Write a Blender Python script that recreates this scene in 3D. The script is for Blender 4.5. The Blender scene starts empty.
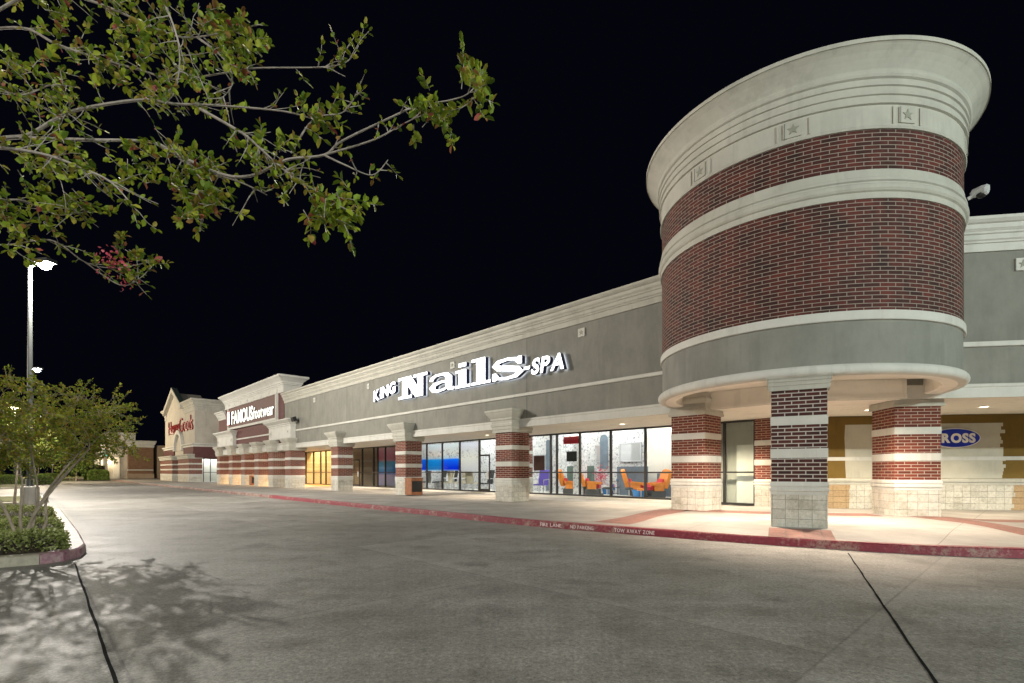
import bpy, math, random
from mathutils import Vector, Matrix
from mathutils.geometry import tessellate_polygon
random.seed(7)
PI = math.pi
R = random.random
U = random.uniform
scene = bpy.context.scene
COL = scene.collection

# ------------------------------------------------------------------ frames
# camera foot is the world origin, y looks forward.  Two facade directions meet at the round tower.
F = 505.0
CAMZ = 1.37
SW = 0.15
A1 = math.atan2(-505.0, 482.0)           # street front of the long building
A2 = math.atan2(-505.0, 3212.0)          # street front right of the tower
class Frame:
    def __init__(s, a):
        s.a = a; s.e = (math.cos(a), math.sin(a)); s.m = (-math.sin(a), math.cos(a))
    def w(s, x, y):
        return (x*s.e[0]+y*s.m[0], x*s.e[1]+y*s.m[1])
    def loc(s, X, Y):
        return (X*s.e[0]+Y*s.e[1], X*s.m[0]+Y*s.m[1])
    def at(s, px, y):                     # x along the front seen at picture column px on plane y
        u = (px-512)/F
        Z = y/(s.m[0]*u+s.m[1])
        return Z*(s.e[0]*u+s.e[1])
F1, F2 = Frame(A1), Frame(A2)
F0 = Frame(0.0)
TC = (7.43, 13.3)                         # tower centre
BIS = math.atan2(-0.885, -0.466)          # tower axis, towards the street
def sstep(a, b, x):
    t = max(0, min(1, (x-a)/(b-a))); return t*t*(3-2*t)

# ------------------------------------------------------------------ materials
MATS = {}
def nt(name):
    m = bpy.data.materials.new(name); m.use_nodes = True
    t = m.node_tree; t.nodes.clear()
    o = t.nodes.new('ShaderNodeOutputMaterial'); b = t.nodes.new('ShaderNodeBsdfPrincipled')
    t.links.new(b.outputs[0], o.inputs[0]); MATS[name] = m
    return m, t, b, o
def N(t, kind, **kw):
    n = t.nodes.new(kind)
    for k, v in kw.items():
        if k in n.inputs: n.inputs[k].default_value = v
        else: setattr(n, k, v)
    return n
def L(t, a, b): t.links.new(a, b)
def coords(t, uv=False):
    tc = N(t, 'ShaderNodeTexCoord'); oi = N(t, 'ShaderNodeObjectInfo')
    if uv: return tc.outputs['UV']
    v = N(t, 'ShaderNodeVectorMath', operation='SCALE'); v.inputs[0].default_value = (37, 53, 71)
    L(t, oi.outputs['Random'], v.inputs['Scale'])
    a = N(t, 'ShaderNodeVectorMath', operation='ADD'); L(t, tc.outputs['Object'], a.inputs[0]); L(t, v.outputs[0], a.inputs[1])
    return a.outputs[0]
def ramp(t, fac, stops):
    r = N(t, 'ShaderNodeValToRGB'); e = r.color_ramp.elements
    while len(e) < len(stops): e.new(0.5)
    for i, (p, c) in enumerate(stops):
        e[i].position = p; e[i].color = (*c, 1) if len(c) == 3 else c
    L(t, fac, r.inputs[0]); return r.outputs[0]
def mix(t, fac, a, b, mode='MIX'):
    m = N(t, 'ShaderNodeMix', data_type='RGBA', blend_type=mode)
    for sock, v in ((m.inputs[0], fac), (m.inputs[6], a), (m.inputs[7], b)):
        if hasattr(v, 'is_linked') or hasattr(v, 'links'): L(t, v, sock)
        elif isinstance(v, (int, float)): sock.default_value = v
        else: sock.default_value = (*v, 1) if len(v) == 3 else v
    return m.outputs[2]
def noise(t, v, scale, detail=5, rough=.6):
    n = N(t, 'ShaderNodeTexNoise', Scale=scale, Detail=detail, Roughness=rough); L(t, v, n.inputs['Vector']); return n.outputs[0]
def bump(t, b, h, s, d=.02):
    n = N(t, 'ShaderNodeBump', Strength=s, Distance=d); L(t, h, n.inputs['Height']); L(t, n.outputs[0], b.inputs['Normal'])
def M2(t, op, a, b=0.0, c=None):
    n = N(t, 'ShaderNodeMath', operation=op)
    for i, v in enumerate((a, b, c)):
        if v is None: continue
        if isinstance(v, (int, float)): n.inputs[i].default_value = v
        else: L(t, v, n.inputs[i])
    return n.outputs[0]
def sc(c, k): return tuple(min(1, x*k) for x in c)
def plain(name, col, rough=.7, var=.25, scale=2.0, bs=.15, bscale=60, metal=0, spec=.4):
    m, t, b, o = nt(name); v = coords(t)
    n = noise(t, v, scale, 6, .65)
    c = ramp(t, n, [(.3, sc(col, 1-var)), (.7, sc(col, 1+var*.6))])
    L(t, c, b.inputs['Base Color']); b.inputs['Roughness'].default_value = rough
    b.inputs['Metallic'].default_value = metal; b.inputs['Specular IOR Level'].default_value = spec
    if bs: bump(t, b, noise(t, v, bscale, 4), bs, .01)
    return m
def emis(name, col, s):
    m, t, b, o = nt(name); b.inputs['Base Color'].default_value = (*sc(col, .6), 1)
    b.inputs['Emission Color'].default_value = (*col, 1); b.inputs['Emission Strength'].default_value = s
    b.inputs['Roughness'].default_value = .4
    return m
def streaky(name, col, var, joint=0, joff=0):
    # painted stucco: blotches, faint vertical rain streaks, optional control joints
    m, t, b, o = nt(name); tc = N(t, 'ShaderNodeTexCoord'); v = coords(t)
    mp = N(t, 'ShaderNodeMapping'); mp.inputs['Scale'].default_value = (1.3, 1.3, .5); L(t, v, mp.inputs[0])
    a = noise(t, mp.outputs[0], 1.5, 6, .7); c2 = noise(t, v, 1.1, 7, .7)
    s = M2(t, 'ADD', M2(t, 'MULTIPLY', a, .5), M2(t, 'MULTIPLY', c2, .5))
    c = ramp(t, s, [(.34, sc(col, 1-var)), (.52, col), (.68, sc(col, 1+var*.7))])
    md = N(t, 'ShaderNodeMapping'); md.inputs['Scale'].default_value = (5, 5, .22); L(t, v, md.inputs[0])
    dr = M2(t, 'MULTIPLY', noise(t, md.outputs[0], 1.0, 4, .6), noise(t, v, .9, 3, .5))
    c = mix(t, ramp(t, dr, [(.29, (0, 0, 0)), (.36, (.26, .26, .26))]), c, sc(col, .62))
    if joint:
        sx = N(t, 'ShaderNodeSeparateXYZ'); L(t, tc.outputs['Object'], sx.inputs[0])
        f = M2(t, 'FRACT', M2(t, 'DIVIDE', M2(t, 'ADD', sx.outputs[0], joff), joint))
        ln = M2(t, 'LESS_THAN', M2(t, 'ABSOLUTE', M2(t, 'SUBTRACT', f, .5)), .011/joint)
        c = mix(t, ln, c, sc(col, .35))
    L(t, c, b.inputs['Base Color']); b.inputs['Roughness'].default_value = .88
    b.inputs['Specular IOR Level'].default_value = .25
    bump(t, b, noise(t, v, 90, 3), .25, .006)
    return m
def brick(name, c1, c2, mortar, bw=.305, rh=.08, ms=.011, off=.5, dark=(.012, .007, .007), dfac=.62, rough=.75, bs=.5):
    m, t, b, o = nt(name); uv = coords(t, True); v = coords(t)
    br = N(t, 'ShaderNodeTexBrick', offset=off, squash=1.0)
    br.inputs['Scale'].default_value = 1; br.inputs['Mortar Size'].default_value = ms; br.inputs['Mortar Smooth'].default_value = .15
    br.inputs['Brick Width'].default_value = bw; br.inputs['Row Height'].default_value = rh; br.inputs['Bias'].default_value = -.1
    br.inputs['Color1'].default_value = (*c1, 1); br.inputs['Color2'].default_value = (*c2, 1); br.inputs['Mortar'].default_value = (*mortar, 1)
    L(t, uv, br.inputs['Vector'])
    big = noise(t, v, 1.9, 5, .7)
    f = ramp(t, big, [(dfac-.12, (0, 0, 0)), (dfac+.1, (1, 1, 1))])
    bm = M2(t, 'SUBTRACT', 1.0, br.outputs['Fac'])
    fac = M2(t, 'MULTIPLY', M2(t, 'MULTIPLY', f, bm), .75)
    c = mix(t, fac, br.outputs['Color'], dark)
    fine = noise(t, v, 60, 4, .7)
    c = mix(t, .5, c, ramp(t, fine, [(.25, (.55, .55, .55)), (.75, (1.2, 1.2, 1.2))]), 'MULTIPLY')
    L(t, c, b.inputs['Base Color']); b.inputs['Roughness'].default_value = rough; b.inputs['Specular IOR Level'].default_value = .3
    if rh > .15:
        rock = noise(t, v, 16, 6, .75); c = mix(t, .65, c, ramp(t, rock, [(.34, (.62, .62, .62)), (.5, (1, 1, 1)), (.68, (1.2, 1.2, 1.2))]), 'MULTIPLY'); L(t, c, b.inputs['Base Color'])
        fine = M2(t, 'ADD', fine, M2(t, 'MULTIPLY', rock, 3.0))
    h = M2(t, 'ADD', M2(t, 'MULTIPLY', bm, 1.0), M2(t, 'MULTIPLY', fine, .35))
    bump(t, b, h, bs, .012)
    return m

STONE = (.43, .42, .365)
GREY = (.215, .213, .185)
streaky('stone', STONE, .16); streaky('stone_pale', (.54, .535, .49), .12)
streaky('stucco', GREY, .2, 8.03, .4)
streaky('stucco_tower', (.225, .225, .198), .2)
streaky('cream', (.78, .74, .66), .06)
streaky('sand', (.45, .42, .36), .15, 3.1, .5)
streaky('tan_wall', (.36, .27, .19), .12)
streaky('olive_brown', (.15, .095, .022), .18)
streaky('beige_light_patch', (.43, .415, .345), .14)
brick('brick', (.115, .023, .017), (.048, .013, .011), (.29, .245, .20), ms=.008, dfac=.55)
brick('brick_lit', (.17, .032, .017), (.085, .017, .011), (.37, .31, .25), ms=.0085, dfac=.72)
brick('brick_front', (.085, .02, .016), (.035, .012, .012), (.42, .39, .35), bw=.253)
brick('brick_shop', (.115, .042, .04), (.085, .03, .03), (.14, .07, .065), dfac=.85)
brick('brick_far', (.23, .13, .075), (.17, .09, .05), (.3, .2, .13), bw=.4, rh=.2, dfac=.8)
brick('block', (.60, .575, .50), (.48, .46, .40), (.30, .28, .24), bw=.24, rh=.2, ms=.0045, off=0, dark=(.3, .28, .2), dfac=.62, bs=1.0)
brick('block_tan', (.42, .30, .17), (.36, .25, .14), (.2, .14, .08), bw=.4, rh=.2, ms=.006, off=0, dark=(.3, .2, .1), dfac=.7, bs=1.0)
brick('paver', (.25, .125, .10), (.19, .10, .085), (.16, .11, .09), bw=.3, rh=.3, ms=.012, off=0, dark=(.12, .07, .06), dfac=.66)
plain('alu', (.035, .033, .032), .4, .1, bs=0, metal=.3)
plain('dark', (.012, .012, .013), .5, .2, bs=.05)
plain('dark_green', (.02, .06, .055), .5, .2, bs=.05)
plain('tile_green', (.27, .275, .22), .7, .2, bs=.05)
plain('pole_paint', (.035, .039, .037), .45, .1)
plain('bark', (.33, .27, .21), .85, .35, 9, .5, 50)
plain('bark_grey', (.29, .26, .225), .85, .4, 14, .5, 60)
plain('bin_wood', (.27, .11, .05), .7, .3, 6)
plain('white_paint', (.75, .74, .7), .6, .1, bs=.05)
plain('metal_white', (.55, .57, .57), .35, .1, bs=0)
plain('orange_leather', (.72, .24, .03), .45, .2, 4, .1, 30)
plain('red_cushion', (.62, .03, .045), .55, .15)
plain('blue_basin', (.03, .19, .5), .25, .25, 3, 0)
plain('purple_fabric', (.16, .12, .52), .7, .15)
plain('frame_grey', (.45, .46, .48), .35, .1, bs=0)
plain('beige_fabric', (.5, .44, .33), .8, .15)
plain('charcoal_fabric', (.06, .065, .07), .8, .15)
plain('floor_tile', (.62, .60, .56), .35, .08, bs=0)
plain('counter_grey', (.22, .24, .25), .5, .2)
plain('counter_green', (.10, .15, .13), .5, .2)
plain('counter_blue', (.13, .17, .21), .5, .25)
plain('mirror', (.8, .82, .83), .12, .05, bs=0, metal=.6)
plain('wood_shelf', (.5, .3, .12), .6, .25, 5)
plain('roof_green', (.06, .09, .08), .6, .2)
plain('mulch', (.05, .035, .024), .95, .5, 30, .6, 50)

def marble():
    m, t, b, o = nt('marble_wall'); v = coords(t)
    w = noise(t, v, 8, 8, .8)
    c = ramp(t, w, [(.36, (.07, .08, .10)), (.44, (.33, .34, .37)), (.49, (.60, .60, .60)), (.6, (.66, .65, .63)), (.68, (.42, .34, .27))])
    L(t, c, b.inputs['Base Color']); b.inputs['Roughness'].default_value = .5
marble()
def glass():
    m, t, b, o = nt('glass'); t.nodes.remove(b)
    tr = N(t, 'ShaderNodeBsdfTransparent'); tr.inputs[0].default_value = (.93, .96, .95, 1)
    gl = N(t, 'ShaderNodeBsdfGlossy', Roughness=.02); gl.inputs[0].default_value = (.9, .9, .9, 1)
    lw = N(t, 'ShaderNodeLayerWeight', Blend=.5)
    fr_ = M2(t, 'ADD', M2(t, 'MULTIPLY', M2(t, 'POWER', lw.outputs['Facing'], 4.0), .5), .025)
    mx = N(t, 'ShaderNodeMixShader'); L(t, fr_, mx.inputs[0]); L(t, tr.outputs[0], mx.inputs[1]); L(t, gl.outputs[0], mx.inputs[2])
    L(t, mx.outputs[0], o.inputs[0])
glass()
def leafmat(name, cols, tr=.35):
    m, t, b, o = nt(name)
    g = N(t, 'ShaderNodeNewGeometry')
    c = ramp(t, g.outputs['Random Per Island'], cols)
    L(t, c, b.inputs['Base Color']); b.inputs['Roughness'].default_value = .55; b.inputs['Specular IOR Level'].default_value = .3
    tl = N(t, 'ShaderNodeBsdfTranslucent'); L(t, c, tl.inputs[0])
    mx = N(t, 'ShaderNodeMixShader'); mx.inputs[0].default_value = tr
    L(t, b.outputs[0], mx.inputs[1]); L(t, tl.outputs[0], mx.inputs[2]); L(t, mx.outputs[0], o.inputs[0])
leafmat('leaf', [(0, (.06, .11, .010)), (.35, (.15, .22, .014)), (.7, (.25, .29, .022)), (.90, (.22, .18, .03)), (.97, (.22, .10, .035)), (1, (.30, .06, .06))])
leafmat('leaf_olive', [(0, (.10, .14, .012)), (.4, (.19, .24, .02)), (.75, (.28, .28, .03)), (1, (.30, .17, .04))])
leafmat('leaf_hedge', [(0, (.10, .13, .03)), (.5, (.22, .26, .07)), (1, (.40, .42, .20))])
leafmat('leaf_far', [(0, (.08, .15, .03)), (.6, (.17, .26, .05)), (1, (.27, .30, .08))])
leafmat('petal', [(0, (.5, .05, .09)), (1, (.6, .16, .2))])
emis('lamp_white', (1, .97, .95), 60)
emis('lamp_warm', (1, .82, .5), 40)
emis('soffit_glow', (1, .86, .66), 9)
emis('letter_white', (.93, .96, 1), 2.2)
emis('letter_halo', (.76, .82, 1), 6)
emis('letter_shop', (.90, 1, .97), 1.0)
emis('letter_pink', (1, .3, .38), 1.4)
emis('letter_red', (.36, .008, .012), .08)
emis('panel_white', (1, .98, .95), 40)
emis('panel_warm', (1, .66, .26), 110)
emis('chandelier_glow', (1, .95, .85), 3)
plain('navy_return', (.03, .035, .09), .4, .1, bs=0)
plain('dark_return', (.04, .035, .035), .5, .1, bs=0)
plain('red_return', (.22, .012, .012), .4, .1, bs=0)
plain('sign_blue', (.012, .03, .36), .3, .1, bs=0)
plain('sign_red', (.6, .03, .05), .4, .1, bs=0)
plain('sign_teal', (.05, .35, .42), .4, .1, bs=0)
plain('sign_panel', (.10, .045, .04), .7, .15)

def concrete_road():
    m, t, b, o = nt('road_concrete'); tc = N(t, 'ShaderNodeTexCoord'); v = tc.outputs['Object']
    a = noise(t, v, .35, 6, .62); c_ = noise(t, v, 3.0, 8, .75); d = noise(t, v, 70, 3, .7); e2 = noise(t, v, 14, 6, .75)
    mp = N(t, 'ShaderNodeMapping'); mp.inputs['Rotation'].default_value = (0, 0, -A1); mp.inputs['Scale'].default_value = (.12, 1.5, 1); L(t, v, mp.inputs[0])
    st = noise(t, mp.outputs[0], 1.2, 5, .6)
    s = M2(t, 'ADD', M2(t, 'ADD', M2(t, 'MULTIPLY', a, .45), M2(t, 'MULTIPLY', c_, .25)), M2(t, 'MULTIPLY', st, .3))
    c = ramp(t, s, [(.38, (.145, .138, .122)), (.5, (.22, .212, .193)), (.62, (.315, .305, .285))])
    sp = ramp(t, d, [(.3, (.55, .55, .55)), (.5, (1, 1, 1)), (.72, (1.35, 1.35, 1.3))])
    c = mix(t, .9, c, sp, 'MULTIPLY')
    sp2 = ramp(t, noise(t, v, 26, 4, .8), [(.34, (.45, .45, .45)), (.5, (1, 1, 1)), (.66, (1.6, 1.6, 1.55))])
    c = mix(t, .75, c, sp2, 'MULTIPLY')
    blot = ramp(t, noise(t, v, 1.7, 9, .8), [(.40, (.5, .49, .47)), (.52, (1, 1, 1))])
    c = mix(t, .5, c, blot, 'MULTIPLY')
    c = mix(t, .6, c, ramp(t, e2, [(.3, (.66, .66, .66)), (.6, (1.1, 1.1, 1.1))]), 'MULTIPLY')
    # sawn slab joints along and across the drive, with tar in them
    mr = N(t, 'ShaderNodeMapping'); mr.vector_type = 'TEXTURE'; mr.inputs['Rotation'].default_value = (0, 0, A1); L(t, v, mr.inputs[0])
    wob = N(t, 'ShaderNodeVectorMath', operation='MULTIPLY_ADD'); nn = N(t, 'ShaderNodeTexNoise', Scale=1.5, Detail=3.0); L(t, v, nn.inputs['Vector'])
    L(t, nn.outputs['Color'], wob.inputs[0]); wob.inputs[1].default_value = (.016, .016, 0); L(t, mr.outputs[0], wob.inputs[2])
    sx = N(t, 'ShaderNodeSeparateXYZ'); L(t, wob.outputs[0], sx.inputs[0])
    wn = N(t, 'ShaderNodeTexWhiteNoise', noise_dimensions='2D'); cmb = N(t, 'ShaderNodeCombineXYZ')
    L(t, M2(t, 'FLOOR', M2(t, 'DIVIDE', M2(t, 'ADD', sx.outputs[0], 4.9), 3.8)), cmb.inputs[0]); L(t, M2(t, 'FLOOR', M2(t, 'DIVIDE', M2(t, 'ADD', sx.outputs[1], 3.365), 3.85)), cmb.inputs[1])
    L(t, cmb.outputs[0], wn.inputs['Vector'])
    c = mix(t, 1.0, c, ramp(t, wn.outputs[0], [(0, (.84, .84, .83)), (1, (1.1, 1.1, 1.1))]), 'MULTIPLY')
    oil = ramp(t, noise(t, v, .9, 3, .5), [(.60, (1, 1, 1)), (.70, (.62, .61, .60))])
    c = mix(t, .8, c, oil, 'MULTIPLY')
    def rep(val, per, off, w):
        f = M2(t, 'FRACT', M2(t, 'DIVIDE', M2(t, 'ADD', val, off), per))
        return M2(t, 'LESS_THAN', M2(t, 'ABSOLUTE', M2(t, 'SUBTRACT', f, .5)), w/per)
    j = M2(t, 'MAXIMUM', rep(sx.outputs[1], 3.85, 1.44, .010), rep(sx.outputs[0], 3.8, 3.0, .010))
    c = mix(t, M2(t, 'MULTIPLY', j, M2(t, 'ADD', .05, M2(t, 'MULTIPLY', c_, .6))), c, (.05, .048, .043))
    pale = M2(t, 'MAXIMUM', rep(sx.outputs[1], 3.85, 1.36, .06), rep(sx.outputs[0], 3.8, 2.92, .06))
    c = mix(t, M2(t, 'MULTIPLY', pale, M2(t, 'MULTIPLY', c_, .28)), c, (.30, .29, .26))
    L(t, c, b.inputs['Base Color']); b.inputs['Roughness'].default_value = .62; b.inputs['Specular IOR Level'].default_value = .35
    L(t, ramp(t, s, [(.35, (.5, .5, .5)), (.65, (.75, .75, .75))]), b.inputs['Roughness'])
    bump(t, b, M2(t, 'ADD', M2(t, 'MULTIPLY', d, .6), M2(t, 'MULTIPLY', e2, 1.0)), .35, .012)
concrete_road()
def walk_mat():
    m, t, b, o = nt('walk_concrete'); tc = N(t, 'ShaderNodeTexCoord'); v = tc.outputs['Object']
    a = noise(t, v, .8, 6, .6); d = noise(t, v, 40, 4, .7)
    c = ramp(t, a, [(.34, (.22, .21, .19)), (.66, (.34, .325, .295))])
    c = mix(t, .5, c, ramp(t, d, [(.3, (.75, .75, .75)), (.7, (1.15, 1.15, 1.15))]), 'MULTIPLY')
    mr = N(t, 'ShaderNodeMapping'); mr.vector_type = 'TEXTURE'; mr.inputs['Rotation'].default_value = (0, 0, A1); L(t, v, mr.inputs[0])
    sx = N(t, 'ShaderNodeSeparateXYZ'); L(t, mr.outputs[0], sx.inputs[0])
    def rep(val, per, off, w):
        f = M2(t, 'FRACT', M2(t, 'DIVIDE', M2(t, 'ADD', val, off), per))
        return M2(t, 'LESS_THAN', M2(t, 'ABSOLUTE', M2(t, 'SUBTRACT', f, .5)), w/per)
    j = M2(t, 'MAXIMUM', rep(sx.outputs[1], 1.75, .7, .008), rep(sx.outputs[0], 2.0, .2, .008))
    c = mix(t, M2(t, 'MULTIPLY', j, .7), c, (.11, .10, .085))
    L(t, c, b.inputs['Base Color']); b.inputs['Roughness'].default_value = .7
    bump(t, b, d, .25, .008)
walk_mat()
def worn_paint(name, paint, base, lo, hi):
    m, t, b, o = nt(name); v = coords(t)
    a = noise(t, v, 2.2, 9, .78); g = noise(t, v, 18, 5, .7)
    f = ramp(t, M2(t, 'ADD', M2(t, 'MULTIPLY', a, .7), M2(t, 'MULTIPLY', g, .3)), [(lo, (0, 0, 0)), (hi, (1, 1, 1))])
    pc = ramp(t, g, [(.3, sc(paint, .65)), (.7, sc(paint, 1.25))])
    L(t, mix(t, f, pc, base), b.inputs['Base Color']); b.inputs['Roughness'].default_value = .6
    bump(t, b, g, .4, .01)
worn_paint('curb_red', (.20, .016, .032), (.27, .17, .14), .50, .60)
worn_paint('curb_pink', (.24, .085, .13), (.30, .23, .22), .42, .56)
worn_paint('curb_bare', (.33, .30, .23), (.22, .20, .16), .45, .6)
worn_paint('curb_text', (.70, .56, .55), (.33, .05, .07), .55, .66)
def grass_mat():
    m, t, b, o = nt('turf'); v = coords(t)
    L(t, ramp(t, noise(t, v, 9, 6, .7), [(.3, (.05, .06, .018)), (.7, (.15, .14, .05))]), b.inputs['Base Color']); b.inputs['Roughness'].default_value = .9
    bump(t, b, noise(t, v, 60, 3), .8, .03)
grass_mat()
def poster_mat(name, bands, dens):
    # printed window film: bands up the sheet, speckled with small printed shapes
    m, t, b, o = nt(name); tc = N(t, 'ShaderNodeTexCoord'); sx = N(t, 'ShaderNodeSeparateXYZ'); L(t, tc.outputs['Generated'], sx.inputs[0])
    v = coords(t)
    nz = noise(t, v, 4.5, 5, .6)
    z = M2(t, 'ADD', sx.outputs[2], M2(t, 'MULTIPLY', M2(t, 'SUBTRACT', nz, .5), .05))
    c = ramp(t, z, bands)
    n = N(t, 'ShaderNodeTexVoronoi', Scale=3.2); L(t, v, n.inputs['Vector'])
    n2 = noise(t, v, 7, 4, .7)
    f = ramp(t, n2, [(.55, (0, 0, 0)), (.6, (1, 1, 1))])
    up = ramp(t, z, [(.42, (0, 0, 0)), (.5, (1, 1, 1)), (.75, (1, 1, 1)), (.82, (0, 0, 0))])
    c = mix(t, M2(t, 'MULTIPLY', M2(t, 'MULTIPLY', f, up), dens), c, ramp(t, n.outputs['Color'], [(.2, (.35, .2, .16)), (.6, (.18, .22, .3)), (1, (.5, .4, .3))]))
    L(t, c, b.inputs['Base Color']); b.inputs['Roughness'].default_value = .4
    tl = N(t, 'ShaderNodeBsdfTranslucent'); L(t, c, tl.inputs[0]); mx = N(t, 'ShaderNodeMixShader'); mx.inputs[0].default_value = .82
    L(t, b.outputs[0], mx.inputs[1]); L(t, tl.outputs[0], mx.inputs[2]); L(t, mx.outputs[0], o.inputs[0])
poster_mat('poster_pool', [(0, (.45, .62, .85)), (.06, (.01, .10, .75)), (.42, (.02, .33, .85)), (.46, (.62, .74, .85)), (.62, (.9, .9, .88)), (1, (.9, .95, 1))], .75)
poster_mat('poster_teal', [(0, (.5, .7, .85)), (.06, (.0, .30, .62)), (.42, (.02, .45, .78)), (.46, (.62, .74, .82)), (.6, (.92, .86, .82)), (1, (.85, .93, 1))], .75)
poster_mat('poster_pale', [(0, (.8, .8, .84)), (.5, (.95, .94, .9)), (1, (.85, .86, .95))], .5)
poster_mat('poster_pink', [(0, (.4, .4, .62)), (.28, (.5, .42, .62)), (.34, (.05, .35, .75)), (.62, (.15, .5, .7)), (.68, (.62, .28, .36)), (1, (.65, .4, .48))], .2)

# ------------------------------------------------------------------ mesh builder
class MB:
    def __init__(s): s.v = []; s.f = []; s.uv = []; s.mi = []; s.smooth = []
    def face(s, pts, mi=0, uv=None, sm=False):
        i = len(s.v); s.v += [tuple(p) for p in pts]; s.f.append(tuple(range(i, i+len(pts)))); s.uv.append(uv); s.mi.append(mi); s.smooth.append(sm)
    def box(s, x0, x1, y0, y1, z0, z1, mi=0):
        if x0 > x1: x0, x1 = x1, x0
        a = [(x0, y0, z0), (x1, y0, z0), (x1, y1, z0), (x0, y1, z0), (x0, y0, z1), (x1, y0, z1), (x1, y1, z1), (x0, y1, z1)]
        for q in ((0, 3, 2, 1), (4, 5, 6, 7), (0, 1, 5, 4), (1, 2, 6, 5), (2, 3, 7, 6), (3, 0, 4, 7)):
            s.face([a[k] for k in q], mi)
        return s
    def obox(s, c, ax, ay, az, mi=0):     # oriented box from centre and half axes
        c, ax, ay, az = map(Vector, (c, ax, ay, az))
        a = [c+i*ax+j*ay+k*az for k in (-1, 1) for (i, j) in ((-1, -1), (1, -1), (1, 1), (-1, 1))]
        for q in ((0, 3, 2, 1), (4, 5, 6, 7), (0, 1, 5, 4), (1, 2, 6, 5), (2, 3, 7, 6), (3, 0, 4, 7)):
            s.face([a[k] for k in q], mi)
        return s
    def prism(s, poly, z0, z1, mi=0):     # poly in xy, counter-clockwise
        n = len(poly); tris = tessellate_polygon([[Vector((p[0], p[1], 0)) for p in poly]])
        for t in tris:
            pts = [poly[k] for k in t]
            ar = (pts[1][0]-pts[0][0])*(pts[2][1]-pts[0][1])-(pts[2][0]-pts[0][0])*(pts[1][1]-pts[0][1])
            if ar < 0: pts = pts[::-1]
            s.face([(p[0], p[1], z1) for p in pts], mi); s.face([(p[0], p[1], z0) for p in pts[::-1]], mi)
        for k in range(n):
            a, b = poly[k], poly[(k+1) % n]
            s.face([(a[0], a[1], z0), (b[0], b[1], z0), (b[0], b[1], z1), (a[0], a[1], z1)], mi)
        return s
    def wallpoly(s, poly, y0, d, mf=0, ms=1, mb=None):   # poly in xz seen from the street, front at y0, going back d
        n = len(poly); ar = sum(poly[k][0]*poly[(k+1) % n][1]-poly[(k+1) % n][0]*poly[k][1] for k in range(n))
        if ar < 0: poly = poly[::-1]
        for t in tessellate_polygon([[Vector((p[0], p[1], 0)) for p in poly]]):
            pts = [poly[k] for k in t]
            a2 = (pts[1][0]-pts[0][0])*(pts[2][1]-pts[0][1])-(pts[2][0]-pts[0][0])*(pts[1][1]-pts[0][1])
            if a2 < 0: pts = pts[::-1]
            s.face([(p[0], y0, p[1]) for p in pts], mf); s.face([(p[0], y0+d, p[1]) for p in pts[::-1]], ms if mb is None else mb)
        for k in range(n):
            a, b = poly[k], poly[(k+1) % n]
            s.face([(a[0], y0+d, a[1]), (b[0], y0+d, b[1]), (b[0], y0, b[1]), (a[0], y0, a[1])], ms)
        return s
    def sweep(s, path, prof, closed=False, mi=0):
        # path in xy with the OUTSIDE on its right-hand side; prof = closed loop of (out, z)
        n = len(path); offs = []
        for i in range(n):
            def nr(a, b):
                d = Vector((b[0]-a[0], b[1]-a[1])).normalized(); return Vector((d.y, -d.x))
            if closed: na, nb = nr(path[i-1], path[i]), nr(path[i], path[(i+1) % n])
            else:
                na = nr(path[i-1], path[i]) if i else nr(path[0], path[1])
                nb = nr(path[i], path[i+1]) if i < n-1 else na
            h = na+nb; h = h/(max(.2, h.length_squared/2)); offs.append(h)
        rings = [[(path[i][0]+offs[i].x*o, path[i][1]+offs[i].y*o, z) for (o, z) in prof] for i in range(n)]
        m = len(prof)
        for i in range(n if closed else n-1):
            a, b = rings[i], rings[(i+1) % n]
            for k in range(m):
                k2 = (k+1) % m; s.face([a[k], b[k], b[k2], a[k2]], mi)
        if not closed:
            for rg, rev in ((rings[0], False), (rings[-1], True)):
                pts = [(prof[k][0], prof[k][1]) for k in range(m)]
                for t in tessellate_polygon([[Vector((p[0], p[1], 0)) for p in pts]]):
                    s.face([rg[k] for k in (t[::-1] if rev else t)], mi)
        return s
    def lathe(s, prof, c=(0, 0), n=128, a0=0, a1=2*PI, uvr=1.0, mi=0, sm=False):
        full = abs(a1-a0) > 2*PI-1e-6
        for i in range(n):
            t0, t1 = a0+(a1-a0)*i/n, a0+(a1-a0)*(i+1)/n
            for k in range(len(prof)-1):
                (r0, z0), (r1, z1) = prof[k], prof[k+1]
                P = lambda r, t, z: (c[0]+r*math.cos(t), c[1]+r*math.sin(t), z)
                vv0 = z0 if abs(z1-z0) > 1e-4 else r0; vv1 = z1 if abs(z1-z0) > 1e-4 else r1
                s.face([P(r0, t0, z0), P(r0, t1, z0), P(r1, t1, z1), P(r1, t0, z1)], mi, [(uvr*t0, vv0), (uvr*t1, vv0), (uvr*t1, vv1), (uvr*t0, vv1)], sm)
        return s
    def tube(s, pts, rad, n=8, mi=0, cap=True):
        pts = [Vector(p) for p in pts]
        if not isinstance(rad, (list, tuple)): rad = [rad]*len(pts)
        rings = []; up = Vector((.13, .21, .97))
        for i, p in enumerate(pts):
            d = (pts[min(i+1, len(pts)-1)]-pts[max(i-1, 0)])
            if d.length < 1e-9: d = Vector((0, 0, 1))
            d.normalize()
            a = d.cross(up)
            if a.length < .05: a = d.cross(Vector((1, 0, 0)))
            a.normalize(); b = d.cross(a)
            rings.append([p+(a*math.cos(2*PI*k/n)+b*math.sin(2*PI*k/n))*rad[i] for k in range(n)])
        for i in range(len(pts)-1):
            for k in range(n):
                k2 = (k+1) % n; s.face([rings[i][k], rings[i+1][k], rings[i+1][k2], rings[i][k2]], mi, None, True)
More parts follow.
